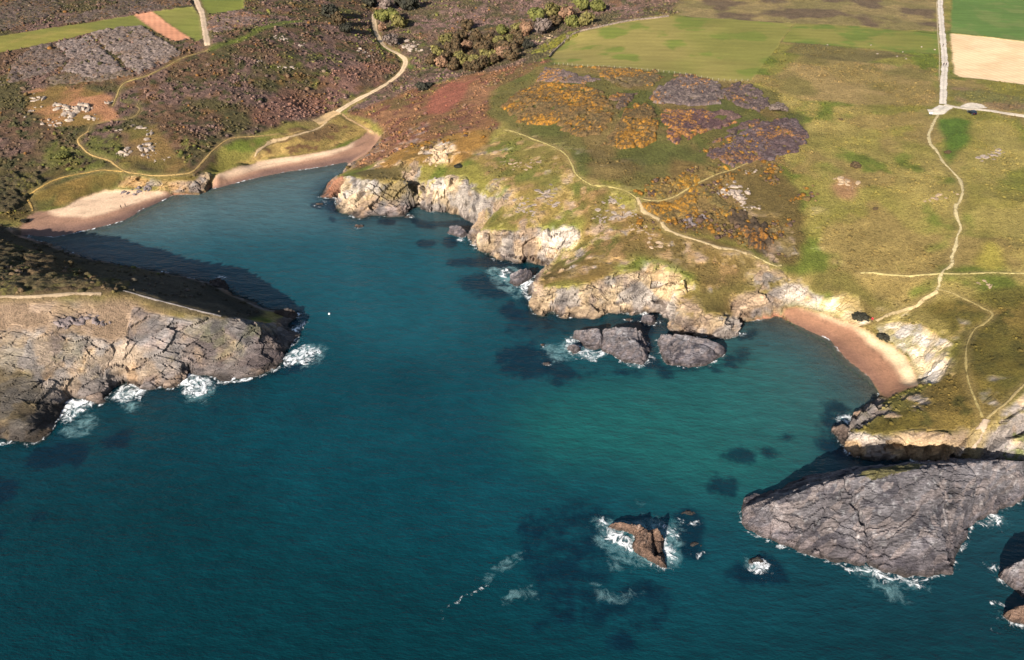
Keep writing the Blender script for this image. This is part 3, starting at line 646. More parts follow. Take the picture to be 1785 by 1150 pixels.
# fields with straight edges
FIELDS = [
    ('field', 'large mown green field on top of the plateau', [(957, 101), (985, 75), (1011, 56), (1051, 48), (1110, 37), (1175, 29), (1270, 32), (1385, 40), (1348, 88), (1310, 140), (1248, 138), (1152, 123), (1077, 118), (1001, 116), (966, 113)], [(112, 108, 52), (126, 114, 62), (100, 106, 44)]),
    ('field', 'darker green strip field between the great field and the track', [(1387, 40), (1500, 46), (1560, 51), (1637, 62), (1639, 94), (1560, 92), (1470, 82), (1400, 76), (1362, 74)], [(104, 104, 46), (116, 110, 54), (92, 102, 42)]),
    ('field', 'deep green field at the top right corner', [(1659, -30), (1900, -20), (1900, 84), (1785, 72), (1657, 56)], [(82, 104, 48), (74, 100, 46), (96, 108, 56)]),
    ('ploughed_field', 'pale sandy bare field beside the plateau track', [(1656, 58), (1785, 73), (1900, 86), (1900, 160), (1785, 147), (1674, 135), (1665, 128), (1660, 90)], [(208, 178, 140), (216, 188, 152), (200, 168, 130)]),
    ('field', 'long green strip field on the left hill', [(-60, 72), (0, 63), (80, 50), (160, 38), (234, 27), (300, 73), (262, 50), (240, 47), (160, 56), (80, 76), (0, 92), (-60, 104)], [(110, 104, 46), (98, 98, 44), (122, 110, 54)]),
    ('field', 'green field between the pink strip and the left farm track', [(268, 21), (336, 12), (349, 30), (353, 66), (340, 76), (334, 68)], [(106, 108, 46), (116, 112, 54)]),
    ('ploughed_field', 'narrow pinkish brown ploughed strip on the left hill', [(234, 26.5), (267, 21), (333, 67.5), (300, 73)], [(178, 122, 92), (186, 130, 100)]),
    ('field', 'green field at the top edge right of the left farm track', [(342, -30), (430, -30), (424, 16), (364, 25), (356, 12), (345, -5)], [(108, 110, 46), (98, 102, 42)]),
]
FCL = np.zeros((NY, NX), int)
for k, (nm, lb, pts, cols) in enumerate(FIELDS):
    w_, m = zone(pts, 1.2, 0)
    c = palette(cols, n_big[w_], n_mid[w_], n_mid2[w_])
    if nm == 'ploughed_field': c = c * (1 + 0.10 * np.sin((GX[w_] * 0.9 + GY[w_] * 0.35) * 2.2))[..., None]
    else: c = c * (1 + 0.09 * np.sin((GX[w_] * 0.22 + GY[w_] * 0.97) * 1.1 + n_mid[w_]) * n_mid2[w_] + 0.25 * (n_mid2[w_] - 0.5))[..., None]
    mb = blur(m, 1)
    LC[w_] = LC[w_] * (1 - mb[..., None]) + c * mb[..., None]
    VEG[w_] = VEG[w_] * (1 - blur(m, 2))
    FCL[w_][m > 0.5] = k + 1

# sand
BEACHES = [
    ('beach', 'left-hand crescent of pink and pale sand', [(28, 412), (33, 395), (45, 380), (58, 369), (71, 368), (114, 361), (141, 345), (177, 335), (202, 332), (252, 335), (298, 334), (300, 346), (245, 372), (214, 392), (124, 416), (60, 420)],
        [(80, 366), (114, 360), (141, 344), (177, 334), (202, 331), (252, 334), (292, 334), (285, 339), (240, 353), (205, 366), (180, 374), (150, 379), (95, 376)]),
    ('beach', 'long sandy beach at the head of the cove', [(362, 334), (368, 316), (378, 304), (410, 291), (450, 280), (511, 272), (556, 265), (601, 255), (627, 242), (636, 232), (640, 226), (655, 233), (662, 240), (640, 268), (606, 290), (560, 298), (450, 316)],
        [(372, 314), (380, 303), (410, 291), (450, 280), (511, 272), (556, 265), (601, 255), (625, 243), (610, 258), (570, 272), (520, 281), (460, 293), (400, 306)]),
    ('beach', 'small sandy beach below the bright cliffs on the right', [(1360, 553), (1363, 535), (1385, 531), (1440, 545), (1490, 564), (1530, 589), (1557, 605), (1592, 640), (1612, 668), (1540, 694), (1520, 672), (1496, 652), (1465, 630), (1440, 597), (1398, 580)],
        [(1385, 531), (1440, 545), (1490, 564), (1530, 589), (1557, 605), (1592, 640), (1612, 668), (1587, 672), (1562, 644), (1537, 616), (1512, 594), (1491, 571), (1440, 553)]),
]
BCL = np.zeros((NY, NX), int)
for k, (nm, lb, outl, dry) in enumerate(BEACHES):
    w_, m = zone(outl, 1.5, 0)
    wd_, dm = zone(dry, 2.0, 3)
    d = np.zeros((NY, NX)); d[wd_] = dm; d = d[w_]
    wet = lin(108, 82, 72) if k < 2 else lin(116, 84, 68)
    damp = lin(148, 112, 90) if k < 2 else lin(146, 106, 82)
    wetness = smooth(1.4, 0.3, Z[w_] + (n_mid[w_] - 0.5) * 0.7)
    c = mixc(np.broadcast_to(damp, m.shape + (3,)), wet, wetness)
    c = mixc(c, lin(204, 172, 142) if k < 2 else lin(212, 182, 146), d)
    c = c * (0.84 + 0.32 * fbm2(GX[w_] / 6, GY[w_] / 3, 4, 86))[..., None]
    zl = Z[w_] + (n_mid[w_] - 0.5) * 0.5
    for lv, st_ in ((1.75, 0.30), (1.15, 0.16), (2.3, 0.2)):      # wrack lines left by the tide
        c = c * (1 - st_ * np.exp(-((zl - lv) / 0.07) ** 2) * smooth(0.45, 0.6, fbm2(GX[w_] / 2.2, GY[w_] / 2.2, 3, 87)))[..., None]
    mb = blur(m, 1)
    LC[w_] = LC[w_] * (1 - mb[..., None]) + c * mb[..., None]
    VEG[w_] = VEG[w_] * (1 - blur(m, 3))
    BCL[w_][m > 0.5] = k + 1
bed = sea * smooth(16, 8, DBEACH)
LC = mixc(LC, lin(150, 104, 82), bed * (BCL == 0))
SANDM = np.maximum(blur((BCL > 0).astype(float), 4), bed)
VEG = VEG * (1 - np.clip(PM * 1.2, 0, 1))
LC = mixc(LC, LC.mean((0, 1)) * 0 + lin(150, 128, 84), PM * 0.35)

# ------------------------------------------------------------------ bare rock
ROCKC = np.zeros((NY, NX, 3)) + lin(146, 124, 104)
ROCK = smooth(0.85, 1.15, SLOPE + (n_mid - 0.5) * 0.5) * smooth(30, 15, DIST)
CREAM = [(164, 143, 116), (182, 162, 134), (144, 122, 100), (128, 112, 100)]
GREY = [(118, 106, 100), (134, 120, 114), (98, 88, 86), (136, 118, 104)]
WARMGREY = [(140, 122, 106), (154, 136, 118), (120, 106, 98), (156, 130, 104)]
PALE = [(216, 194, 160), (224, 204, 176), (200, 170, 128)]
RZ = [
    ([(-300, 570), (0, 590), (80, 575), (200, 590), (300, 545), (390, 550), (480, 570), (530, 540), (540, 600), (490, 650), (400, 680), (330, 690), (180, 720), (60, 785), (-300, 900)], WARMGREY, 0.95),
    ([(240, 530), (330, 545), (400, 555), (490, 580), (500, 640), (400, 660), (300, 620), (230, 590)], GREY, 0.9),
    ([(90, 545), (190, 545), (190, 578), (95, 578)], GREY, 0.75),
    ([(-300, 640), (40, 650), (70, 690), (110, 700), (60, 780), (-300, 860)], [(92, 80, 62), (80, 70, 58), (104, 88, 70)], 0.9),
    ([(560, 345), (575, 312), (590, 310), (600, 345)], [(140, 98, 76), (150, 112, 88)], 1.0),
    ([(585, 350), (590, 312), (610, 309), (655, 311), (660, 345), (650, 385), (600, 385)], CREAM, 1.0),
    ([(655, 330), (700, 335), (720, 325), (725, 385), (650, 385)], GREY, 1.0),
    ([(655, 313), (715, 316), (715, 335), (660, 335)], [(122, 104, 76), (110, 96, 66)], 0.3),
    ([(722, 318), (800, 312), (806, 336), (845, 342), (850, 385), (830, 395), (760, 372), (712, 375)], CREAM, 1.0),
    ([(820, 400), (852, 410), (900, 425), (938, 432), (960, 468), (900, 470), (815, 440)], CREAM, 1.0),
    ([(928, 412), (955, 403), (985, 394), (1018, 404), (1016, 425), (1000, 445), (960, 440), (940, 430)], [(196, 168, 126), (182, 152, 112), (204, 178, 140)], 0.85),
    ([(925, 490), (942, 482), (944, 504), (996, 500), (1026, 494), (1062, 545), (1040, 560), (940, 560), (915, 520)], CREAM, 1.0),
    ([(1020, 495), (1041, 481), (1082, 477), (1107, 472), (1130, 500), (1155, 545), (1070, 550), (1050, 530)], CREAM, 1.0),
    ([(1120, 460), (1135, 455), (1168, 465), (1205, 500), (1203, 515), (1180, 532), (1175, 560), (1160, 560), (1150, 530), (1130, 500)], [(192, 168, 134), (204, 182, 150), (176, 148, 112)], 1.0),
    ([(1120, 448), (1150, 442), (1200, 460), (1205, 490), (1165, 466)], [(168, 144, 120), (150, 128, 100)], 0.5),
    ([(1160, 555), (1180, 545), (1195, 565), (1225, 572), (1235, 553), (1278, 548), (1290, 580), (1260, 592), (1170, 592)], CREAM, 0.9),
    ([(1288, 515), (1320, 512), (1348, 520), (1366, 540), (1360, 560), (1290, 562)], CREAM, 0.95),
    ([(1350, 490), (1385, 505), (1392, 498), (1402, 500), (1410, 517), (1440, 522), (1470, 510), (1490, 520), (1505, 545), (1520, 560), (1500, 572), (1440, 546), (1385, 530), (1362, 533)], PALE, 0.95),
    ([(1500, 525), (1560, 540), (1600, 525), (1590, 545), (1530, 560)], PALE, 0.55),
    ([(1530, 562), (1570, 555), (1600, 570), (1640, 600), (1645, 640), (1640, 665), (1610, 668), (1575, 625), (1545, 602)], PALE, 0.9),
    ([(1575, 560), (1640, 550), (1680, 570), (1650, 600), (1600, 575)], [(178, 148, 92), (150, 122, 70)], 0.35),
    ([(1460, 750), (1500, 752), (1540, 758), (1580, 753), (1620, 758), (1668, 766), (1695, 800), (1660, 818), (1500, 810), (1465, 785)], [(200, 172, 132), (184, 156, 118), (168, 140, 108)], 1.0),
    ([(1470, 735), (1530, 700), (1540, 690), (1545, 705), (1510, 735), (1490, 755)], GREY, 1.0),
    ([(1735, 745), (1752, 716), (1785, 690), (1900, 650), (1900, 800), (1785, 800), (1740, 800), (1730, 770)], [(196, 168, 132), (176, 150, 122), (148, 130, 118)], 1.0),
    ([(1695, 775), (1720, 770), (1745, 790), (1785, 795), (1950, 800), (1950, 920), (1750, 870), (1680, 825)], GREY, 1.0),
    ([(738, 290), (740, 265), (755, 248), (782, 247), (785, 270), (778, 292)], [(198, 172, 142), (182, 156, 128)], 0.85),
    ([(195, 330), (210, 310), (280, 318), (340, 322), (362, 330), (345, 342), (300, 340), (255, 337)], [(176, 142, 100), (152, 130, 112), (164, 128, 84)], 0.8),
    ([(345, 335), (355, 318), (372, 306), (380, 300), (372, 322), (362, 334)], [(88, 76, 74), (104, 92, 88)], 1.0),
    ([(865, 270), (920, 262), (990, 280), (940, 300), (870, 298)], [(160, 136, 96), (172, 146, 110)], 0.35),
    ([(600, 300), (660, 240), (668, 243), (625, 290)], [(104, 90, 84), (92, 80, 74)], 0.8),
]
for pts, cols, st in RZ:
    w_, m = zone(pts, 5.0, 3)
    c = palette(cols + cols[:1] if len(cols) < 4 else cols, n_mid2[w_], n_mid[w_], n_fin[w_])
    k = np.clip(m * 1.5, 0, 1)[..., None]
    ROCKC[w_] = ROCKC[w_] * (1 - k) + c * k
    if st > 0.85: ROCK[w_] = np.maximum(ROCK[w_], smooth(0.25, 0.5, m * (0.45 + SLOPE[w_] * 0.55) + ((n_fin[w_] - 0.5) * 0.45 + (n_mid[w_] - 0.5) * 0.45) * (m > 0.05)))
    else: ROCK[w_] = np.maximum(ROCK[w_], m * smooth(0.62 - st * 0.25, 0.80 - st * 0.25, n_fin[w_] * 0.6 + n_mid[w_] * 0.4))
crop_ = smooth(0.60, 0.68, fbm2(GX / 7, GY / 5, 4, 65) * 0.7 + n_fin * 0.3 + np.clip(SLOPE, 0, 0.8) * 0.10) * smooth(55, 12, DIST) * (1 - BEACHY)
ROCK = np.maximum(ROCK, crop_ * 0.95 * (GX > -75))
coast_band = np.exp(-(DIST / 3.0) ** 2) * (1 - BEACHY) * (LAND)
ROCK = np.maximum(ROCK, smooth(0.3, 0.6, coast_band))
ROCK = np.maximum(ROCK, sea * (1 - BEACHY))
ROCK *= (1 - np.clip(SANDM * 1.8, 0, 1)) * (1 - PM * 0.7)
ROCK = np.where(FCL > 0, 0, ROCK)

# ------------------------------------------------------------------ relief: sea bed, hummocks, shrubs
ZB = np.where(sea, -np.minimum(np.minimum(12, 0.15 + DIST * 0.55), 0.1 + 0.05 * DBEACH), Z)
relief = (fbm2(GX / 28, GY / 28, 4, 51) - 0.5) * 2.4 * smooth(6, 25, DIST) * LAND * (1 - SANDM) * (FCL == 0) * (1 - PM * 0.8)
ZB = ZB + blur(relief, 2)
ce_, cid_, cdist = cell2(GX / 2.3 + n_fin, GY / 2.3, 61)
ZB = ZB + VEG * (1 - ROCK) * (0.15 + 1.1 * np.clip(0.75 - cdist, 0, 1) * (0.5 + cid_)) * (LAND)
ZB = ZB + (n_fin - 0.5) * 0.25 * LAND * (1 - SANDM) * (FCL == 0)
LC = LC * (1 + (cid_ - 0.5) * 0.35 * np.clip(VEG, 0, 1))[..., None]
mott = fbm2(GX / 5.5, GY / 4.0, 4, 67, 0.6)
LC = LC * (1 + (mott - 0.5) * 0.5 * (FCL == 0) * (1 - SANDM) * np.clip(1 - VEG, 0.2, 1))[..., None]
ZB = blur(ZB, 1) * 0.5 + ZB * 0.5
Z = np.where(LAND, Z, 0)

# ================================================================== LAND MESHES
gy_, gx_ = np.gradient(blur(np.where(sea, ZB, Z), 2), RES)
NRM = np.stack([-gx_, -gy_, np.ones_like(gx_)], -1); NRM /= np.linalg.norm(NRM, axis=-1, keepdims=True)
ROT = np.array([[0.80, 0.50, 0.33], [-0.55, 0.83, 0.10], [-0.22, -0.26, 0.94]])
def rock_disp(p, big=6.5, amp=1.0, seed=70, squash=(0.6, 1.5, 1.9), ledge=None):
    """fractured rock: every block has its own offset and tilt, with open joints between blocks"""
    q = (p @ ROT.T) * np.array(squash)
    q = q + (np.stack([fbm3(p / 5, 3, seed + k) for k in (20, 21, 22)], 1) - 0.5) * 2.2
    b1, r1, c1 = cell3(q / big, seed)
    b2, r2, c2 = cell3(q / (big * 0.36), seed + 9)
    def tilt(b, r, c, sc):
        h = (r * 9973.0) % 1.0; h2 = (r * 7919.0) % 1.0; h3 = (r * 6733.0) % 1.0
        t = np.stack([h, h2, h3], 1) * 2 - 1
        return ((q / sc - c) * t).sum(1)
    t1 = tilt(b1, r1, c1, big); t2 = tilt(b2, r2, c2, big * 0.36)
    f = fbm3(p / 2.0, 4, seed + 15)
    rg = 1 - np.abs(2 * fbm3(p / 5.5, 3, seed + 40) - 1)
    d = (r1 - 0.5) * 1.2 + t1 * 1.9 - 0.28 * smooth(0.03, 0.0, b1) + (r2 - 0.5) * 0.30 + t2 * 0.55 - 0.08 * smooth(0.04, 0.0, b2) + (f - 0.5) * 0.55 + (rg - 0.7) * 0.7
    shade = 1 + (r1 - 0.5) * 0.28 + (r2 - 0.5) * 0.30 - 0.06 * smooth(0.045, 0.0, b1) + (f - 0.5) * 0.6
    if ledge is not None:
        vec, freq, dep = ledge
        lay = (p @ np.array(vec)) * freq + (fbm3(p / 7, 3, seed + 30) - 0.5) * 3.0 + r1 * 0.6
        fr_ = lay - np.floor(lay)
        dep = dep * smooth(0.35, 0.7, fbm3(p / 6, 3, seed + 33)) * 1.6
        d = d + dep * (fr_ - 0.5) - dep * 0.5 * smooth(0.12, 0.0, fr_)
        shade = shade - 0.12 * smooth(0.12, 0.0, fr_)
    return d * amp, shade, r2

# keep cells on land or just below the water
vis = LAND | (DIST < 14)
cell_ok = vis[:-1, :-1] & vis[1:, :-1] & vis[:-1, 1:] & vis[1:, 1:]
rmax = np.maximum.reduce([ROCK[:-1, :-1], ROCK[1:, :-1], ROCK[:-1, 1:], ROCK[1:, 1:]])
fr = (GX[:-1, :-1] / np.maximum(GY[:-1, :-1], 1))
is_rock = cell_ok & (rmax > 0.25)
gid = np.arange(NY * NX).reshape(NY, NX)
BASE = np.stack([GX, GY, ZB], -1)
# colour of land with rock mixed in, for the plain part of the grid
ROCKSHADE = 0.75 + 0.5 * n_fin
tide = smooth(2.6, 0.6, Z + (n_mid - 0.5) * 2.0) * (1 - BEACHY)
def tidec(c, z, beachy):
    t1 = smooth(4.6, 1.4, z)[..., None] * 0.7; t2 = smooth(1.2, 0.2, z)[..., None] * 0.8
    c = c * (1 - t1) + c * np.array([0.62, 0.58, 0.60]) * t1
    return c * (1 - t2) + lin(52, 46, 42) * t2
RC = ROCKC * ROCKSHADE[..., None]
LCR = LC * (1 - ROCK[..., None]) + RC * ROCK[..., None]
flatV = BASE.reshape(-1, 3); flatC = LCR.reshape(-1, 3)
def quads(mask):
    j, i = np.nonzero(mask)
    return np.stack([gid[j, i], gid[j, i + 1], gid[j + 1, i + 1], gid[j + 1, i]], 1)
def grid_obj(name, mask, mat, label, kind='structure'):
    q = quads(mask)
    if len(q) == 0: return None
    v, f, c = compact(flatV, q, flatC)
    return link(name, np_mesh(name, v, f, c), mat, label=label, kind=kind)
cell_f = np.zeros(cell_ok.shape, int)
cell_f[:] = FCL[:-1, :-1]
cell_b = np.zeros(cell_ok.shape, int); cell_b[:] = BCL[:-1, :-1]
plain = cell_ok & ~is_rock
for k, (nm, lb, pts, cols) in enumerate(FIELDS): grid_obj(nm, plain & (cell_f == k + 1), M_FIELD, lb)
for k, (nm, lb, a, b) in enumerate(BEACHES): grid_obj(nm, plain & (cell_b == k + 1) & (cell_f == 0), M_SAND, lb)
rest = plain & (cell_f == 0) & (cell_b == 0)

# far ground: the same sheet carried outwards to the horizon
grid_obj('terrain', rest, M_LAND, 'heath, turf and rough grass of the hills behind the coves')
ring_x = np.concatenate([-X0 * -1 - np.cumsum(1.5 * 1.22 ** np.arange(34))[::-1], [], ])
def skirt(x0, x1, y0, y1, nx, ny, zf, cf, name, label):
    X, Y = np.meshgrid(np.linspace(x0, x1, nx), np.linspace(y0, y1, ny))
    Zr = zf(X, Y) + (fbm2(X / 90, Y / 90, 4, 77) - 0.5) * 8 * smooth(0, 120, np.maximum.reduce([np.abs(X) - X1, Y - Y1, 0 * X]))
    V = np.stack([X, Y, Zr], -1).reshape(-1, 3); C = cf(X, Y).reshape(-1, 3)
    g = np.arange(nx * ny).reshape(ny, nx)
    F = np.stack([g[:-1, :-1], g[:-1, 1:], g[1:, 1:], g[1:, :-1]], -1).reshape(-1, 4)
    return link(name, np_mesh(name, V, F, C), M_LAND, label=label, kind='structure')
def edge_z(X, Y): return zat(np.clip(X, X0 + 1, X1 - 2 * RES), np.clip(Y, Y0 + 1, Y1 - 2 * RES), ZB)
def edge_c(X, Y):
    n = fbm2(X / 50, Y / 50, 4, 78)
    return mixc(np.broadcast_to(lin(104, 96, 52), X.shape + (3,)), lin(88, 74, 60), smooth(0.4, 0.6, n))
yl = float(W(-330, 880)[1]) + 8
skirt(-2600, X0 + RES, 220, 2600, 120, 120, edge_z, edge_c, 'hills', 'far hills beyond the left edge')
skirt(X1 - 2 * RES, 2600, 220, 2600, 120, 120, edge_z, edge_c, 'hills', 'far hills beyond the right edge')
skirt(X0 + RES, X1 - 2 * RES, Y1 - 2 * RES, 2600, 120, 120, edge_z, edge_c, 'hills', 'far hills inland of the valley')

# cliffs and bare rock: finer mesh with blocks, joints and ledges
K = 3
j, i = np.nonzero(is_rock)
sub_gid = {}
# fine lattice indices
fj = (j[:, None, None] * K + np.arange(K + 1)[None, :, None]) + np.zeros((1, 1, K + 1), int)
fi = (i[:, None, None] * K + np.arange(K + 1)[None, None, :]) + np.zeros((1, K + 1, 1), int)
key = fj.astype(np.int64) * (NX * K + 1) + fi
uk, inv = np.unique(key.ravel(), return_inverse=True)
inv = inv.reshape(key.shape)
uj = (uk // (NX * K + 1)) / K; ui = (uk % (NX * K + 1)) / K
def bil(A):
    jj = np.minimum(uj.astype(int), NY - 2); ii = np.minimum(ui.astype(int), NX - 2)
    b = uj - jj; a = ui - ii
    if A.ndim == 3: a = a[:, None]; b = b[:, None]
    return (A[jj, ii] * (1 - a) + A[jj, ii + 1] * a) * (1 - b) + (A[jj + 1, ii] * (1 - a) + A[jj + 1, ii + 1] * a) * b
inner = np.zeros((NY, NX))
full = np.ones((NY, NX), bool)
r_pad = np.zeros((NY + 1, NX + 1), bool); r_pad[1:NY, 1:NX] = is_rock
full = r_pad[:-1, :-1] & r_pad[1:, :-1] & r_pad[:-1, 1:] & r_pad[1:, 1:]
inner = full.astype(float)
P3 = bil(BASE); N3 = bil(NRM); N3 /= np.linalg.norm(N3, axis=1, keepdims=True)
R3 = bil(ROCK); IN3 = bil(inner); LC3 = bil(LC); RC3 = bil(ROCKC); BE3 = bil(BEACHY)
disp, shade, rid = rock_disp(P3, ledge=((0.25, 0.45, 0.80), 0.42, 0.6))
lowz = smooth(-1.5, 1.0, P3[:, 2])
AMPZ = np.full((NY, NX), 1.1)
AMPZ[(GX < -40) & (GY < 235)] = 0.5
w_, m_ = zone([(1360, 490), (1480, 495), (1620, 520), (1680, 600), (1650, 680), (1590, 660), (1500, 575), (1370, 540)], 3, 6); AMPZ[w_] = AMPZ[w_] * (1 - 0.55 * m_)
amp = bil(blur(AMPZ, 6)) * IN3 * R3 * (0.35 + 0.65 * smooth(0.25, 0.9, bil(SLOPE))) * (0.4 + 0.6 * lowz)
P3 = P3 + N3 * (disp * amp)[:, None]
rockc = RC3 * shade[:, None]
lil = smooth(0.44, 0.56, fbm3(P3 / 6, 3, 95))[:, None] * 0.7
rockc = rockc * (1 - lil) + rockc.mean(1, keepdims=True) * np.array([1.02, 0.94, 0.92]) * 0.9 * lil
rockc = tidec(rockc, P3[:, 2] + (rid - 0.5) * 0.8, BE3)
# turf caught on the flatter ledges high up
up = smooth(0.62, 0.85, N3[:, 2] + (rid - 0.5) * 0.25) * smooth(2.5, 5, P3[:, 2]) * smooth(0.42, 0.54, fbm3(P3 / 5, 4, 91))
up = up * smooth(-62, -45, P3[:, 0] + 0.0 * P3[:, 1]) + up * 0.3 * (P3[:, 0] < -50)
rk = np.clip(R3 * (1 - 0.8 * up), 0, 1)[:, None]
C3 = LC3 * (1 - rk) + rockc * rk
F3 = np.stack([inv[:, :-1, :-1], inv[:, :-1, 1:], inv[:, 1:, 1:], inv[:, 1:, :-1]], -1).reshape(-1, 4)
link('cliffs', np_mesh('cliffs', P3, F3, C3, smooth_shade=False), M_ROCK, label='bare rock cliffs and ledges along the whole shore', kind='structure')
print('rock quads', len(F3), 'plain', int(plain.sum()))

# paths
for (nm, lb, pts, w, c), pw in zip(PATHS, path_world):
    d = np.gradient(pw, axis=0); d /= np.maximum(np.linalg.norm(d, axis=1, keepdims=True), 1e-6)
    nn = np.stack([-d[:, 1], d[:, 0]], 1)
    s = np.arange(len(pw))
    big_ = w >= 2.3
    w = w * (0.72 if not big_ else 1.0)
    wl = w * 0.5 * ((0.45 if not big_ else 0.85) + (1.2 if not big_ else 0.3) * noise2(s * 0.22, s * 0, 5)); wr = w * 0.5 * ((0.45 if not big_ else 0.85) + (1.2 if not big_ else 0.3) * noise2(s * 0.22, s * 0 + 9, 6))
    rows = []
    for t in np.linspace(-1, 1, 7):
        ww = np.where(t < 0, wl, wr) * t
        q = pw + nn * ww[:, None]
        z = zat(q[:, 0], q[:, 1], ZB) + 0.16 - 0.14 * abs(t) ** 4
        rows.append(np.stack([q[:, 0], q[:, 1], z], 1))
    V = np.stack(rows, 1); n, k = V.shape[:2]
    g = np.arange(n * k).reshape(n, k)
    F = np.stack([g[:-1, :-1], g[:-1, 1:], g[1:, 1:], g[1:, :-1]], -1).reshape(-1, 4)
    base = lin(*c) * (0.62 if not big_ else 0.72)
    solid = 0.55 if not big_ else 0.95
    edge = (1.0 - np.abs(np.linspace(-1, 1, 7)) ** 2)[None, :] * solid * (0.75 + 0.5 * noise2(s * 0.06, s * 0 + 3, 7))[:, None] + (0.15 if big_ else 0.0)
    tt = np.abs(np.linspace(-1, 1, 7))
    Cc = np.broadcast_to(base, (n, k, 3)) * (0.9 + 0.2 * noise2(s * 0.2, s * 0, 8))[:, None, None]
    if w > 2.5: Cc = Cc * (1 - 0.22 * np.exp(-(tt / 0.2) ** 2))[None, :, None]
    link(nm, np_mesh(nm, V.reshape(-1, 3), F, Cc.reshape(-1, 3), attrs={'edge': edge.ravel()}), M_PATH, label=lb, kind='structure')

# ================================================================== SEA
SR = 2
sx = xs[::SR]; sy = ys[::SR]
SX, SY = np.meshgrid(sx, sy)
Sd = DIST[::SR, ::SR]; Sb = BEACHY[::SR, ::SR]; Ssea = sea[::SR, ::SR]
SRX = fbm2(SX / 8, SY / 8, 4, 121) - 0.5; SRY = fbm2(SX / 8, SY / 8, 4, 122) - 0.5
def szone(pts, rag=6.0, soft=4):
    P = np.array([W(*p) for p in pts])
    return blur(inpoly(SX + SRX * rag, SY + SRY * rag, P).astype(float), soft)
def swin(pts, pad=14):
    P = np.array([W(*p) for p in pts])
    x0, y0 = P.min(0) - pad; x1, y1 = P.max(0) + pad
    st = RES * SR
    return np.s_[max(0, int((y0 - Y0) / st)):max(1, int((y1 - Y0) / st)), max(0, int((x0 - X0) / st)):max(1, int((x1 - X0) / st))], P
sn = fbm2(SX / 45, SY / 45, 4, 131); sn2 = fbm2(SX / 16, SY / 16, 4, 132)
deep = mixc(np.broadcast_to(lin(3, 46, 57), SX.shape + (3,)), lin(6, 55, 66), smooth(0.35, 0.65, sn))
# depth of the sea bed: shelving off the beaches, falling quickly off the rocks, deepening seawards
Sbd = DBEACH[::SR, ::SR]
DEP = np.where(Ssea, np.minimum(np.minimum(9, Sd * 0.5), 0.05 * Sbd), 0)
SEAC = deep
bay = szone([(1150, 660), (1290, 600), (1400, 590), (1500, 700), (1460, 780), (1400, 860), (1250, 880), (1100, 830), (950, 800), (900, 700), (1000, 670)], 20, 60)
SEAC = mixc(SEAC, lin(20, 82, 80), bay * 0.8)
inner_bay = szone([(60, 405), (300, 330), (600, 280), (560, 340), (740, 395), (820, 440), (850, 560), (700, 620), (560, 560), (520, 520), (380, 470), (160, 440)], 16, 60)
SEAC = mixc(SEAC, lin(16, 70, 82), inner_bay * 0.75)
south = szone([(-400, 900), (300, 820), (700, 960), (1000, 1130), (1800, 1060), (2300, 1040), (2300, 1500), (-400, 1500)], 20, 80)
SEAC = mixc(SEAC, lin(3, 42, 50), south * 0.9)
fard = smooth(230, 270, SY)
sandy = 0.55 * np.exp(-Sbd / 10) + (0.36 + 0.5 * fard) * np.exp(-Sbd / (30 + 42 * fard))
SEAC = mixc(SEAC, lin(88, 108, 112), np.clip(sandy, 0, 1) * 0.8).copy()
KELP = [
    [(840, 622), (870, 600), (940, 588), (1000, 640), (1060, 648), (1130, 645), (1142, 660), (1000, 662), (900, 652), (850, 640)],
    [(1150, 632), (1200, 645), (1260, 632), (1300, 606), (1308, 628), (1282, 657), (1200, 658), (1165, 655)],
    [(1235, 785), (1290, 780), (1330, 800), (1310, 808), (1260, 802)], [(1312, 786), (1340, 778), (1371, 790), (1350, 803)],
    [(1158, 800), (1195, 792), (1196, 806)], [(1363, 757), (1393, 750), (1396, 765), (1370, 771)],
    [(1430, 730), (1470, 702), (1500, 720), (1480, 745), (1505, 805), (1460, 792), (1418, 790), (1444, 760)],
    [(910, 900), (980, 862), (1060, 880), (1080, 990), (1160, 1000), (1190, 1050), (1160, 1115), (1050, 1110), (960, 1110), (900, 1070), (930, 1020), (900, 960)],
    [(785, 482), (850, 470), (895, 500), (860, 522), (800, 508)], [(770, 450), (860, 452), (862, 468), (790, 462)],
    [(730, 415), (760, 420), (755, 435), (735, 430)], [(765, 418), (795, 415), (800, 430), (775, 432)],
    [(880, 560), (905, 515), (960, 560), (1080, 560), (1150, 560), (1140, 575), (1000, 575), (930, 605), (870, 590)],
    [(1100, 560), (1150, 552), (1150, 640), (1128, 640), (1130, 590)],
    [(50, 790), (150, 778), (140, 815), (60, 828)], [(-40, 835), (40, 828), (34, 870), (-20, 890)], [(165, 762), (232, 744), (222, 780), (180, 788)],
    [(340, 712), (392, 706), (372, 722)], [(-10, 915), (34, 928), (24, 955), (-10, 962)], [(50, 890), (72, 885), (70, 905), (52, 905)],
    [(1240, 830), (1300, 838), (1290, 872), (1225, 862)], [(1180, 880), (1220, 885), (1225, 980), (1190, 980)],
    [(570, 376), (585, 378), (588, 390), (572, 388)], [(600, 382), (615, 388), (605, 394)], [(655, 380), (690, 382), (680, 392), (655, 390)],
    [(720, 382), (840, 386), (830, 400), (780, 395), (730, 396)], [(545, 350), (570, 352), (560, 366), (545, 362)], [(560, 338), (590, 345), (585, 372), (570, 372)],
    [(420, 662), (520, 625), (560, 600), (545, 640), (460, 670)], [(1270, 985), (1350, 960), (1390, 1010), (1310, 1030)], [(1060, 1100), (1110, 1095), (1120, 1150), (1040, 1150)],
    [(860, 540), (890, 520), (910, 545), (880, 565)], [(820, 440), (870, 455), (930, 466), (900, 480), (850, 470), (815, 455)],
    [(470, 545), (520, 545), (540, 580), (510, 600)],
    [(1290, 590), (1330, 570), (1322, 590), (1300, 600)],
]
KM = np.zeros(SX.shape)
kn = fbm2(SX / 11, SY / 11, 5, 141, 0.62)
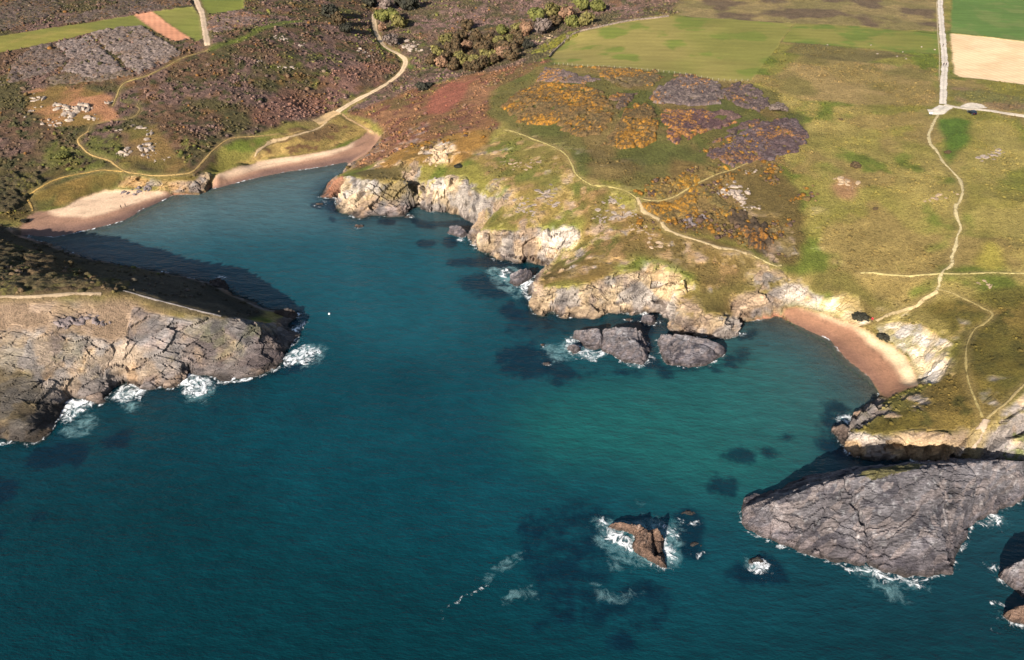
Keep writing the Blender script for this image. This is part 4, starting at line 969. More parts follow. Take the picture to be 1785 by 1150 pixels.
for k in KELP:
    w_, P = swin(k)
    if SX[w_].size == 0: continue
    size = min(np.ptp(P[:, 0]), np.ptp(P[:, 1]))
    m = blur(inpoly(SX[w_] + SRX[w_] * min(10, size), SY[w_] + SRY[w_] * min(10, size * 0.8), P).astype(float), 7 if size > 14 else 2)
    m = np.clip(m * 1.15 + (kn[w_] - 0.5) * (1.5 if size > 14 else 0.6) * (m > 0.02), 0, 1) * smooth(0.02, 0.3, m)
    KM[w_] = np.maximum(KM[w_], m * (0.95 if size < 24 else 0.62))
near_rock = np.exp(-(Sd / 7) ** 2) * (1 - Sb) * smooth(0.4, 0.6, sn2)
SEAC = mixc(SEAC, lin(10, 38, 52), near_rock * 0.7)
SEAC = SEAC * (0.90 + 0.20 * sn2)[..., None] * np.array([1.0, 0.98, 0.92])
keep = Ssea | (Sd < 9)
ck = keep[:-1, :-1] & keep[1:, :-1] & keep[:-1, 1:] & keep[1:, 1:]
sg = np.arange(SX.size).reshape(SX.shape)
jj, ii = np.nonzero(ck)
q = np.stack([sg[jj, ii], sg[jj, ii + 1], sg[jj + 1, ii + 1], sg[jj + 1, ii]], 1)
V = np.stack([SX, SY, np.zeros_like(SX)], -1).reshape(-1, 3)
clear = np.exp(-DEP / 0.4)
v, f, c, cl, km = compact(V, q, SEAC.reshape(-1, 3), clear.ravel(), KM.ravel())
# the open sea carried outwards
def sea_block(x0, x1, y0, y1):
    g = np.array([[x0, y0, 0], [x1, y0, 0], [x1, y1, 0], [x0, y1, 0]], float)
    return g
blocks = [sea_block(-4000, X0, -4000, 230), sea_block(sx[-1], 4000, -4000, 150), sea_block(X0, sx[-1], -4000, Y0)]
for b in blocks:
    n = len(v)
    v = np.vstack([v, b]); f = np.vstack([f, np.arange(4)[None] + n]); c = np.vstack([c, np.tile(lin(6, 50, 62), (4, 1))]); cl = np.concatenate([cl, np.zeros(4)]); km = np.concatenate([km, np.zeros(4)])

def sea_mat():
    m, nt, N, L, P = new_mat('sea_water')
    P.inputs['Roughness'].default_value = 0.2
    P.inputs['IOR'].default_value = 1.33
    P.inputs['Specular IOR Level'].default_value = 0.36
    at = N.new('ShaderNodeAttribute'); at.attribute_name = 'Col'
    g = N.new('ShaderNodeNewGeometry')
    mp = N.new('ShaderNodeMapping'); mp.inputs['Rotation'].default_value = (0, 0, 0.45); mp.inputs['Scale'].default_value = (0.55, 1.25, 1)
    L.new(g.outputs['Position'], mp.inputs['Vector'])
    nrm = None; hs = []
    for sc, dist, det in ((0.07, 0.6, 3), (0.3, 0.36, 4), (0.9, 0.24, 4), (2.6, 0.10, 2)):
        t = N.new('ShaderNodeTexNoise'); t.inputs['Scale'].default_value = sc; t.inputs['Detail'].default_value = det
        L.new(mp.outputs[0], t.inputs['Vector'])
        b = N.new('ShaderNodeBump'); b.inputs['Distance'].default_value = dist
        L.new(t.outputs['Fac'], b.inputs['Height'])
        if nrm: L.new(nrm, b.inputs['Normal'])
        nrm = b.outputs[0]; hs.append(t.outputs['Fac'])
    r = N.new('ShaderNodeMapRange'); r.inputs['From Min'].default_value = 0.3; r.inputs['From Max'].default_value = 0.7
    r.inputs['To Min'].default_value = 0.86; r.inputs['To Max'].default_value = 1.14
    L.new(hs[1], r.inputs['Value'])
    sc_ = N.new('ShaderNodeVectorMath'); sc_.operation = 'SCALE'
    ka = N.new('ShaderNodeAttribute'); ka.attribute_name = 'kelp'
    kt = N.new('ShaderNodeTexNoise'); kt.inputs['Scale'].default_value = 0.2; kt.inputs['Detail'].default_value = 7; kt.inputs['Roughness'].default_value = 0.68
    L.new(g.outputs['Position'], kt.inputs['Vector'])
    k1 = N.new('ShaderNodeMath'); k1.operation = 'MULTIPLY_ADD'; k1.inputs[1].default_value = 2.1; k1.inputs[2].default_value = -1.05
    L.new(kt.outputs['Fac'], k1.inputs[0])
    k2 = N.new('ShaderNodeMath'); k2.operation = 'ADD'; L.new(k1.outputs[0], k2.inputs[0]); L.new(ka.outputs['Fac'], k2.inputs[1])
    k3 = N.new('ShaderNodeMapRange'); k3.interpolation_type = 'SMOOTHSTEP'; k3.inputs['From Min'].default_value = 0.2; k3.inputs['From Max'].default_value = 0.9; k3.inputs['To Max'].default_value = 0.8
    L.new(k2.outputs[0], k3.inputs['Value'])
    k4 = N.new('ShaderNodeMix'); k4.data_type = 'RGBA'; k4.inputs['B'].default_value = tuple(lin(5, 26, 40)) + (1,)
    L.new(k3.outputs[0], k4.inputs['Factor']); L.new(at.outputs['Color'], k4.inputs['A'])
    L.new(k4.outputs['Result'], sc_.inputs[0]); L.new(r.outputs[0], sc_.inputs['Scale'])
    L.new(sc_.outputs[0], P.inputs['Base Color']); L.new(nrm, P.inputs['Normal'])
    ca = N.new('ShaderNodeAttribute'); ca.attribute_name = 'clear'
    tr = N.new('ShaderNodeBsdfTransparent'); tr.inputs['Color'].default_value = (0.62, 0.80, 0.82, 1)
    mx = N.new('ShaderNodeMixShader')
    L.new(ca.outputs['Fac'], mx.inputs['Fac']); L.new(P.outputs[0], mx.inputs[1]); L.new(tr.outputs[0], mx.inputs[2])
    L.new(mx.outputs[0], N['Material Output'].inputs['Surface'])
    return m
link('sea', np_mesh('sea', v, f, c, attrs={'clear': cl, 'kelp': km}), sea_mat(), label='teal sea water filling the coves', kind='structure')

# ================================================================== ROCKS STANDING IN THE SEA
def wpt(p): return W(p[0], p[1], p[2] if len(p) > 2 else 0.0)
ROCK_FRONTS = []
def make_rock(name, label, cat, front, ridges, back=2.5, res=0.38, cols=GREY, amp=0.5, big=4.0, group=None, mat=None, carve=(), seed=200, extra_poly=None, grass=None, squash=(0.7, 1.5, 1.9), ledge=None, lift=0.5):
    """front: waterline facing the camera (photo positions); ridges: crest lines with heights; the far side falls steeply behind the first crest"""
    fw = [W(*p) for p in front]; ROCK_FRONTS.append(front)
    r0 = [wpt(p) for p in ridges[0]]
    rb = [(x + 0.25 * back, y + back * (0.6 + 0.12 * p[2])) for (x, y), p in zip(r0, ridges[0])]
    if np.hypot(fw[0][0] - rb[0][0], fw[0][1] - rb[0][1]) < np.hypot(fw[-1][0] - rb[0][0], fw[-1][1] - rb[0][1]): poly = fw[::-1] + rb
    else: poly = fw + rb
    if extra_poly is not None: poly = extra_poly
    poly = np.array(poly)
    x0, y0 = poly.min(0) - 4 * res - 1; x1, y1 = poly.max(0) + 4 * res + 1
    gx, gy = np.meshgrid(np.arange(x0, x1, res), np.arange(y0, y1, res))
    jx = (fbm2(gx / 2.5, gy / 2.5, 3, seed) - 0.5) * 1.6; jy = (fbm2(gx / 2.5, gy / 2.5, 3, seed + 1) - 0.5) * 1.6
    ins = inpoly(gx + jx, gy + jy, poly)
    fx = np.zeros(gx.shape, bool); vl = np.zeros(gx.shape)
    for rd in ridges:
        d = densify(np.array([wpt(p) + (p[2],) for p in rd]), res * 0.6)
        i = ((d[:, 0] - x0) / res).round().astype(int); j = ((d[:, 1] - y0) / res).round().astype(int)
        ok = (i >= 0) & (i < gx.shape[1]) & (j >= 0) & (j < gx.shape[0])
        fx[j[ok], i[ok]] = True; vl[j[ok], i[ok]] = d[ok, 2]
    fx &= ins
    fx |= ~ins
    vl = np.where(ins, vl, -0.4)
    z = laplace(0, 0, fx, vl, 60, 4)
    z = np.where(ins, blur(z, 1), -0.4)
    dil = blur(ins.astype(float), 3) > 0.001
    hm = max(p[2] for rd in ridges for p in rd)
    lift = 0 if hm < 1.0 else lift * min(1, hm / 3)
    z = z + lift * smooth(0.55, 0.98, blur(ins.astype(float), 4)) * ins
    z = np.where(ins, z, np.where(blur(ins.astype(float), 1) > 0, -0.8, -2.5))
    for line, dep, wd in carve:
        d = catmull(np.array([wpt(p) for p in line]), 5); d = densify(d, res * 0.5)
        m = np.zeros(gx.shape)
        for a, b in d:
            a += (noise2(np.array([b * 0.9]), np.array([1.0]), 4)[0] - 0.5) * 0.8
            i0 = max(0, int((a - x0 - 2) / res)); j0 = max(0, int((b - y0 - 2) / res)); n = int(4 / res) + 2
            s = np.s_[j0:j0 + n, i0:i0 + n]
            m[s] = np.maximum(m[s], np.exp(-(np.hypot(gx[s] - a, gy[s] - b) / wd) ** 2))
        z = z - dep * m * ins
    g_y, g_x = np.gradient(blur(z, 2), res)
    n3 = np.stack([-g_x, -g_y, np.ones_like(z)], -1); n3 /= np.linalg.norm(n3, axis=-1, keepdims=True)
    P = np.stack([gx, gy, z], -1).reshape(-1, 3)
    N_ = n3.reshape(-1, 3)
    d, shade, rid = rock_disp(P, big, amp, seed, squash, ledge)
    fade = np.clip(blur(ins.astype(float), 2), 0, 1).ravel()
    P = P + N_ * (d * fade * smooth(-0.8, 0.8, P[:, 2]))[:, None]
    nm_ = fbm3(P / 3.0, 4, seed + 3); nm2 = fbm3(P / 8.0, 3, seed + 5)
    c = palette(cols if len(cols) > 3 else cols + cols[:1], nm2, nm_, rid) * shade[:, None]
    # pale guano and lichen flecks
    c = c + (smooth(0.62, 0.74, fbm3(P / 0.9, 3, seed + 8)) * smooth(1.0, 3.0, P[:, 2]) * 0.10)[:, None]
    c = tidec(c, P[:, 2] + (rid - 0.5) * 0.6, 0)
    if grass is not None:
        gp = np.array([wpt(p) for p in grass[0]])
        gm = inpoly(P[:, 0] + (nm_ - 0.5) * 4, P[:, 1] + (nm2 - 0.5) * 4, gp).astype(float)[:, None] * 0.9
        c = c * (1 - gm) + lin(*grass[1]) * (0.7 + 0.6 * nm_)[:, None] * gm
    g = np.arange(gx.size).reshape(gx.shape)
    ck = dil[:-1, :-1] & dil[1:, :-1] & dil[:-1, 1:] & dil[1:, 1:]
    jj, ii = np.nonzero(ck)
    F = np.stack([g[jj, ii], g[jj, ii + 1], g[jj + 1, ii + 1], g[jj + 1, ii]], 1)
    v, f, cc = compact(P, F, c)
    return link(name, np_mesh(name, v, f, cc, smooth_shade=False), mat or M_SLAB, label=label, cat=cat, group=group)

PURP = [(98, 93, 96), (118, 113, 116), (78, 74, 79), (112, 103, 102)]
BROWN = [(116, 94, 80), (132, 108, 92), (96, 80, 72)]
make_rock('rock_headland', 'great tilted grey slab headland in the lower right with a long dark crack', 'headland',
    [(1290, 892), (1297, 922), (1322, 935), (1364, 953), (1422, 972), (1460, 984), (1512, 985), (1538, 997), (1570, 1005), (1621, 1005), (1660, 999), (1664, 973), (1680, 951), (1695, 918), (1720, 899), (1764, 883), (1800, 862), (1860, 850)],
    [[(1296, 889, 1.5), (1332, 884, 4), (1370, 872, 6.5), (1420, 852, 9), (1470, 838, 10.5), (1530, 828, 11.2), (1600, 822, 11), (1660, 815, 10), (1700, 812, 8.6), (1750, 808, 8), (1800, 806, 8)],
     [(1420, 905, 4.5), (1480, 925, 4.5), (1560, 940, 4.5), (1630, 935, 4.5)],
     [(1380, 885, 5.4), (1450, 880, 6.8), (1540, 880, 7.6), (1620, 878, 7.2), (1670, 880, 5.4), (1720, 865, 4)],
     [(1480, 824, 8.5), (1540, 815, 9.3), (1600, 812, 9.2), (1640, 811, 8.4)]],
    back=6.5, res=0.24, cols=PURP, amp=0.30, big=4.6, seed=301, lift=0.7, ledge=((0.12, 0.75, 0.45), 0.55, 0.95),
    carve=[([(1412, 868), (1440, 885), (1468, 910), (1490, 935), (1505, 960), (1511, 984)], 1.9, 0.4),
           ([(1640, 832), (1655, 850), (1682, 875), (1690, 905)], 1.2, 0.5), ([(1330, 895), (1340, 920), (1345, 940)], 0.5, 0.3), ([(1415, 888), (1430, 930)], 0.4, 0.3),
           ([(1400, 880), (1480, 860), (1560, 850), (1640, 870)], 0.7, 0.35), ([(1440, 862), (1520, 842), (1600, 845), (1650, 860)], 0.6, 0.3),
           ([(1520, 870), (1580, 880), (1630, 905), (1655, 960)], 0.5, 0.3)],
    grass=([(1490, 838, 9), (1510, 822, 9), (1560, 815, 9.5), (1625, 812, 9), (1600, 824, 10.5), (1550, 836, 10), (1520, 842, 9.5)], (92, 86, 52)), squash=(0.4, 1.2, 1.6))
make_rock('sea_rock', 'left one of two big tilted rocks off the middle cliffs', 'rock',
    [(997, 590), (1012, 598), (1020, 606), (1032, 611), (1046, 612), (1066, 618), (1088, 633), (1102, 634), (1127, 638), (1131, 614), (1129, 596)],
    [[(998, 578, 2.2), (1020, 577, 3), (1046, 576, 3.6), (1077, 574, 4.4), (1100, 574, 4.4), (1117, 577, 4)], [(1050, 592, 2.4), (1080, 597, 2.8), (1110, 602, 2.8), (1122, 616, 2.0)]],
    back=1.8, res=0.3, cols=PURP, amp=0.24, big=3.4, ledge=((0.1, 0.7, 0.5), 0.7, 0.7), seed=320, lift=0.8, carve=[([(1046, 573), (1049, 590), (1047, 611)], 2.0, 0.5), ([(1100, 574), (1110, 600), (1120, 630)], 0.8, 0.35)])
make_rock('sea_rock', 'right one of two big tilted rocks off the middle cliffs', 'rock',
    [(1145, 594), (1150, 612), (1155, 626), (1163, 635), (1200, 641), (1231, 638), (1251, 627), (1266, 615)],
    [[(1147, 584, 3.4), (1178, 585, 4.1), (1200, 588, 4.0), (1234, 594, 3.3), (1260, 608, 1.3)], [(1165, 605, 2.5), (1200, 612, 2.5), (1235, 614, 1.9)]],
    back=1.8, res=0.3, cols=PURP, amp=0.24, big=3.4, ledge=((0.1, 0.7, 0.5), 0.7, 0.7), seed=330, lift=0.8, carve=[([(1160, 586), (1170, 610), (1168, 634)], 0.6, 0.3), ([(1150, 600), (1200, 612), (1250, 620)], 0.5, 0.3)])
SMALL = [
    ('low rock in foam at the left foot of the two big tilted rocks', [(986, 608), (996, 616), (1006, 617), (1013, 613)], [[(989, 602, 1.6), (1000, 601, 2.2), (1010, 604, 1.4)]], PURP),
    ('tiny rock farthest left of the two big tilted rocks', [(941, 601), (948, 605), (956, 602)], [[(944, 598, 0.9), (952, 598, 0.9)]], BROWN),
    ('wave-washed rock below left of the two big tilted rocks', [(944, 634), (952, 638), (961, 636)], [[(947, 630, 0.8), (957, 631, 0.9)]], PURP),
    ('small flat rock close under the bright middle cliffs', [(1087, 557), (1095, 561), (1103, 558)], [[(1090, 554, 0.8), (1100, 554, 0.8)]], BROWN),
    ('rounded rock wedged between the middle cliffs and the tilted rocks', [(1114, 559), (1122, 565), (1138, 568), (1145, 561)], [[(1117, 551, 2), (1130, 549, 3), (1141, 553, 2)]], PURP),
    ('blocky grey rock at the mouth of the small cove right of the spur', [(777, 406), (790, 411), (806, 414), (817, 409)], [[(784, 395, 2.6), (797, 393, 3.2), (810, 402, 1.8)]], PURP),
    ('small rock tucked between the blocky grey rock and the cliff', [(816, 405), (822, 409), (828, 405)], [[(818, 400, 1.4), (825, 399, 1.4)]], PURP),
    ('dark rock with surf at the corner of the middle headland', [(886, 492), (896, 500), (910, 498), (926, 487), (936, 478)], [[(890, 479, 2.2), (908, 471, 3.4), (930, 472, 2.6)]], PURP),
    ('low skerry left of the grey spur', [(546, 358), (556, 362), (567, 357)], [[(550, 353, 0.7), (562, 352, 0.8)]], BROWN),
    ('low skerry below the grey spur', [(615, 395), (626, 399), (637, 395)], [[(619, 391, 0.7), (632, 391, 0.8)]], BROWN),
    ('shaded rock behind the near left headland', [(361, 496), (372, 507), (388, 512), (397, 504)], [[(365, 489, 2.4), (382, 486, 3), (393, 491, 1.8)]], [(78, 70, 66), (88, 80, 74), (70, 62, 60)]),
    ('dark jagged rock off the tip of the near left headland', [(470, 548), (490, 556), (512, 556), (522, 549)], [[(478, 542, 2.0), (500, 539, 2.4), (515, 543, 1.5)]], [(86, 76, 70), (96, 86, 80), (74, 66, 62)]),
    ('surf-ringed brown rock stack out in the bay', [(1054, 919), (1085, 927), (1106, 932), (1098, 948), (1102, 962), (1124, 975), (1146, 987), (1169, 991), (1163, 975), (1160, 950), (1160, 936)],
        [[(1062, 914, 1.0), (1082, 912, 1.5), (1112, 919, 2.2), (1134, 920, 3.2), (1150, 928, 2.8)], [(1134, 926, 3.4), (1122, 942, 2.6), (1115, 953, 2.0), (1135, 966, 1.8), (1155, 983, 0.8)], [(1142, 938, 1.5), (1146, 953, 1.0)]], BROWN),
    ('barely awash rock right of the brown stack, upper one', [(1183, 905), (1200, 916), (1217, 908)], [[(1186, 894, 0.15), (1200, 889, 0.3), (1213, 894, 0.15)]], [(70, 70, 66), (80, 76, 72), (62, 62, 60)]),
    ('barely awash rock right of the brown stack, lower one', [(1198, 962), (1212, 971), (1226, 964)], [[(1201, 950, 0.15), (1213, 945, 0.25), (1224, 950, 0.15)]], [(70, 70, 66), (80, 76, 72), (62, 62, 60)]),
    ('wave-covered rock left of the great slab', [(1304, 985), (1320, 999), (1342, 996)], [[(1306, 977, 0.4), (1322, 970, 0.7), (1337, 980, 0.5)]], [(70, 70, 66), (84, 80, 76), (62, 62, 60)]),
    ('larger slab of rock at the right edge below the great headland', [(1740, 1008), (1762, 1029), (1785, 1045), (1830, 1060), (1880, 1060)], [[(1744, 1004, 2), (1766, 986, 4.2), (1785, 978, 5), (1830, 972, 5), (1872, 990, 4)]], PURP),
    ('smaller brown rock in surf at the right edge', [(1746, 1074), (1762, 1086), (1785, 1091), (1830, 1095)], [[(1752, 1068, 1.2), (1770, 1062, 2.2), (1785, 1058, 2.6), (1825, 1060, 2.4)]], BROWN),
    ('dark rocks at the left foot of the grassy knob', [(1450, 752), (1462, 772), (1478, 785), (1486, 775)], [[(1455, 745, 1.4), (1468, 742, 2.2), (1480, 748, 2.6)]], [(104, 90, 82), (120, 104, 92), (90, 80, 74)]),
]
for k, (lb, fr_, rd, cl_) in enumerate(SMALL):
    make_rock('rock_stack' if 'stack' in lb and 'awash' not in lb else 'sea_rock', lb, 'rock', fr_, rd, back=1.3, res=0.26, cols=cl_, amp=0.26, big=2.4, seed=400 + 7 * k, carve=[([(1128, 930), (1138, 950), (1142, 975)], 1.2, 0.45), ([(1118, 935), (1135, 932), (1150, 936)], 1.0, 0.4)] if 'stack out' in lb else ())

# ================================================================== SURF AND DRIFTING FOAM
FR = 0.6
fxs = np.arange(-190, 150, FR); fys = np.arange(70, 330, FR)
FX, FY = np.meshgrid(fxs, fys)
FOAM = np.zeros(FX.shape); THIN = np.zeros(FX.shape)
def fzone(pts, st, soft=4, A=None, rag=3.0):
    P = np.array([W(*p) for p in pts])
    x0, y0 = P.min(0) - 8; x1, y1 = P.max(0) + 8
    s = np.s_[max(0, int((y0 - 70) / FR)):max(1, int((y1 - 70) / FR)), max(0, int((x0 + 190) / FR)):max(1, int((x1 + 190) / FR))]
    gx, gy = FX[s], FY[s]
    if gx.size == 0: return
    m = inpoly(gx + (fbm2(gx / 3, gy / 3, 3, 151) - 0.5) * rag, gy + (fbm2(gx / 3, gy / 3, 3, 152) - 0.5) * rag, P).astype(float)
    A[s] = np.maximum(A[s], blur(m, soft) * st)
def fline(pts, st, w, A):
    d = densify(catmull(np.array([W(*p) for p in pts]), 5), 0.5)
    for k, (x, y) in enumerate(d):
        r = w * (0.5 + noise2(np.array([k * 0.13]), np.array([x]), 9)[0])
        i0 = int((x + 190 - 3 * w) / FR); j0 = int((y - 70 - 3 * w) / FR); n = int(6 * w / FR) + 2
        if i0 < 0 or j0 < 0: continue
        s = np.s_[j0:j0 + n, i0:i0 + n]
        A[s] = np.maximum(A[s], st * np.exp(-(np.hypot(FX[s] - x, FY[s] - y) / r) ** 2))
STRONG = [
    [(98, 738), (118, 700), (135, 690), (166, 697), (160, 712), (140, 722), (108, 745)], [(188, 695), (205, 675), (232, 664), (256, 682), (250, 700), (218, 708), (195, 700)],
    [(312, 676), (324, 640), (345, 650), (378, 662), (374, 676), (345, 695), (312, 690)], [(488, 640), (505, 612), (522, 600), (562, 606), (556, 622), (530, 636), (515, 640)],
    [(500, 575), (532, 556), (528, 570), (520, 600), (505, 596)], [(-10, 762), (10, 765), (18, 775), (4, 784), (-10, 784)], [(478, 546), (515, 541), (530, 548), (520, 556), (490, 552)],
    [(864, 472), (892, 464), (890, 476), (880, 482), (892, 496), (876, 492)], [(905, 492), (930, 477), (928, 497), (914, 522), (904, 508)],
    [(984, 590), (1000, 577), (1006, 596), (1024, 604), (1044, 612), (1066, 617), (1040, 628), (1010, 627), (985, 610)], [(1088, 632), (1128, 628), (1134, 642), (1108, 644)], [(1244, 612), (1268, 606), (1258, 628)], [(1130, 612), (1142, 620), (1136, 636)],
    [(1036, 908), (1056, 900), (1060, 920), (1095, 928), (1112, 945), (1108, 958), (1075, 957), (1056, 945), (1050, 925)], [(1095, 906), (1130, 908), (1170, 916), (1188, 932), (1180, 948), (1160, 936), (1140, 914)], [(1152, 945), (1172, 950), (1184, 978), (1170, 990), (1158, 970)],
    [(1298, 985), (1310, 970), (1330, 968), (1346, 990), (1332, 1004), (1306, 998)],
    [(1448, 984), (1515, 980), (1536, 998), (1570, 1006), (1632, 1005), (1625, 1020), (1590, 1024), (1560, 1014), (1530, 1012), (1490, 1002)],
    [(1700, 908), (1725, 892), (1750, 898), (1740, 914), (1705, 922)], [(1756, 884), (1772, 876), (1775, 890)], [(1722, 985), (1742, 980), (1748, 995), (1735, 1002)], [(1722, 1050), (1756, 1056), (1740, 1060)], [(1735, 1062), (1748, 1078), (1790, 1090), (1790, 1100), (1748, 1088)],
    [(1455, 728), (1480, 722), (1495, 735), (1480, 745)], [(1515, 702), (1532, 698), (1530, 708)], [(1464, 785), (1480, 784), (1484, 795), (1468, 794)], [(1570, 800), (1600, 798), (1624, 806), (1600, 815)],
    [(792, 416), (808, 414), (812, 422), (796, 422)], [(818, 428), (838, 424), (832, 436)], [(855, 450), (868, 448), (866, 458)], [(742, 362), (758, 362), (756, 372)], [(1100, 546), (1126, 542), (1140, 548), (1120, 552)], [(1138, 556), (1160, 560), (1150, 570)], [(1305, 555), (1340, 552), (1335, 560), (1310, 560)], [(365, 483), (395, 480), (396, 490), (380, 487)],
    [(555, 350), (570, 349), (568, 354)], [(1280, 588), (1300, 575), (1302, 590)], [(1282, 895), (1292, 885), (1298, 905)],
]
THINZ = [
    [(105, 745), (165, 712), (175, 740), (150, 765), (110, 765)], [(200, 700), (255, 700), (245, 725), (215, 722)], [(310, 690), (375, 675), (400, 668), (350, 705), (320, 705)],
    [(1500, 1005), (1560, 1012), (1600, 1045), (1585, 1058), (1545, 1045), (1515, 1028)], [(1600, 1020), (1640, 1010), (1630, 1040)], [(520, 600), (570, 598), (575, 625), (530, 645)],
    [(1018, 1006), (1040, 1015), (1062, 1034), (1105, 1030), (1130, 1012), (1128, 1034), (1076, 1050), (1038, 1036)], [(1056, 960), (1090, 968), (1080, 1002), (1060, 1010), (1050, 990)], [(1103, 866), (1126, 868), (1132, 905), (1118, 910)],
    [(828, 1010), (860, 985), (912, 950), (915, 970), (880, 1000), (850, 1020), (835, 1015)], [(880, 1030), (925, 1010), (940, 1040), (905, 1055), (885, 1050)],
    [(940, 600), (1000, 590), (1010, 625), (960, 640)], [(1030, 900), (1190, 905), (1195, 985), (1120, 1000), (1040, 960)], [(840, 470), (900, 460), (930, 480), (905, 530), (860, 500)],
]
for p_ in STRONG: fzone(p_, 1.0, 4, FOAM); fzone(p_, 0.75, 8, THIN, 6.0)
for p_ in THINZ: fzone(p_, 0.72, 7, THIN)
for pts, w_, st in (([(-20, 766), (25, 773), (60, 775), (78, 767)], 0.5, 0.8), ([(245, 684), (277, 676), (300, 679), (322, 664)], 0.6, 0.9), ([(380, 669), (410, 666), (450, 658), (480, 647), (494, 634)], 0.5, 0.95), ([(767, 1056), (785, 1054), (800, 1050), (806, 1040), (825, 1033), (848, 1022)], 0.45, 0.9),
        ([(768, 1060), (772, 1075), (770, 1085)], 0.3, 0.6), ([(864, 1008), (872, 1014), (880, 1020)], 0.35, 0.6),
        ([(96, 414), (110, 411), (124, 408)], 0.5, 0.85), ([(182, 395), (198, 390), (213, 386)], 0.6, 0.9), ([(238, 369), (247, 367)], 0.6, 0.9), ([(361, 331), (376, 328)], 0.5, 0.8), ([(520, 297), (540, 294), (558, 292)], 0.5, 0.75),
        ([(1405, 573), (1420, 580), (1436, 587), (1448, 592)], 0.3, 0.7), ([(1462, 612), (1480, 630), (1500, 645)], 0.25, 0.55), ([(1508, 650), (1518, 658), (1526, 664)], 0.4, 0.85), ([(1534, 682), (1530, 690)], 0.4, 0.7),
        ([(930, 548), (948, 554), (976, 555), (1001, 556), (1041, 555), (1062, 546)], 0.3, 0.6), ([(1150, 632), (1170, 640), (1200, 644), (1231, 641)], 0.3, 0.5), ([(1300, 925), (1325, 938), (1366, 956), (1424, 975), (1450, 984)], 0.3, 0.6), ([(1660, 1004), (1668, 975), (1684, 952)], 0.4, 0.6),
        ([(588, 372), (611, 380), (627, 385), (650, 378), (680, 382)], 0.35, 0.6), ([(822, 428), (845, 442), (868, 454), (900, 459)], 0.35, 0.7), ([(1720, 985), (1735, 1008)], 0.4, 0.6), ([(1724, 1052), (1740, 1050), (1756, 1058)], 0.4, 0.8), ([(1726, 1096), (1740, 1104), (1752, 1110)], 0.35, 0.6)):
    fline(pts, st, w_, FOAM)
swash = zat(FX, FY, np.where(sea, DIST, 0.0)); FOAM = np.maximum(FOAM, 0.9 * np.exp(-(swash / 1.1) ** 2) * (swash > 0.05) * smooth(0.36, 0.54, fbm2(FX / 9, FY / 9, 3, 155)))
for fr_ in ROCK_FRONTS: fline(fr_, 0.85, 0.6, FOAM)
for nm, A, lb in (('surf', FOAM, 'white surf breaking along the rocks and beaches'), ('drifting_foam', THIN, 'thin streaks of drifting foam on the water')):
    k = A > 0.03
    ck = k[:-1, :-1] | k[1:, :-1] | k[:-1, 1:] | k[1:, 1:]
    g = np.arange(FX.size).reshape(FX.shape)
    jj, ii = np.nonzero(ck)
    F = np.stack([g[jj, ii], g[jj, ii + 1], g[jj + 1, ii + 1], g[jj + 1, ii]], 1)
    zz = 0.07 + (0.30 * A * fbm2(FX / 1.4, FY / 1.4, 3, 161) if nm == 'surf' else 0 * A - 0.03)
    v, f, a_ = compact(np.stack([FX, FY, zz], -1).reshape(-1, 3), F, A.ravel())
    m, nt, N, L, P = new_mat(nm)
    P.inputs['Base Color'].default_value = (0.92, 0.93, 0.93, 1) if nm == 'surf' else (0.34, 0.60, 0.62, 1)
    P.inputs['Roughness'].default_value = 0.8
    at = N.new('ShaderNodeAttribute'); at.attribute_name = 'foam'
    ge = N.new('ShaderNodeNewGeometry')
    t1 = N.new('ShaderNodeTexNoise'); t1.inputs['Scale'].default_value = 0.42 if nm == 'surf' else 0.35; t1.inputs['Detail'].default_value = 8; t1.inputs['Roughness'].default_value = 0.72; t1.inputs['Distortion'].default_value = 1.2
    L.new(ge.outputs['Position'], t1.inputs['Vector'])
    md = N.new('ShaderNodeMath'); md.operation = 'MULTIPLY_ADD'; md.inputs[1].default_value = 4.2 if nm == 'surf' else 2.4; md.inputs[2].default_value = -2.15 if nm == 'surf' else -1.2
    L.new(t1.outputs['Fac'], md.inputs[0])
    ad = N.new('ShaderNodeMath'); ad.operation = 'ADD'; L.new(md.outputs[0], ad.inputs[0]); L.new(at.outputs['Fac'], ad.inputs[1])
    r = N.new('ShaderNodeMapRange'); r.interpolation_type = 'SMOOTHSTEP'
    r.inputs['From Min'].default_value = 0.55 if nm == 'surf' else 0.35; r.inputs['From Max'].default_value = 1.5 if nm == 'surf' else 1.5; r.inputs['To Max'].default_value = 1.0 if nm == 'surf' else 0.5
    L.new(ad.outputs[0], r.inputs['Value'])
    tr = N.new('ShaderNodeBsdfTransparent'); mx = N.new('ShaderNodeMixShader')
    L.new(r.outputs[0], mx.inputs['Fac']); L.new(tr.outputs[0], mx.inputs[1]); L.new(P.outputs[0], mx.inputs[2])
    L.new(mx.outputs[0], N['Material Output'].inputs['Surface'])
    link(nm, np_mesh(nm, v, f, attrs={'foam': a_}), m, label=lb, kind='stuff', cat='foam')

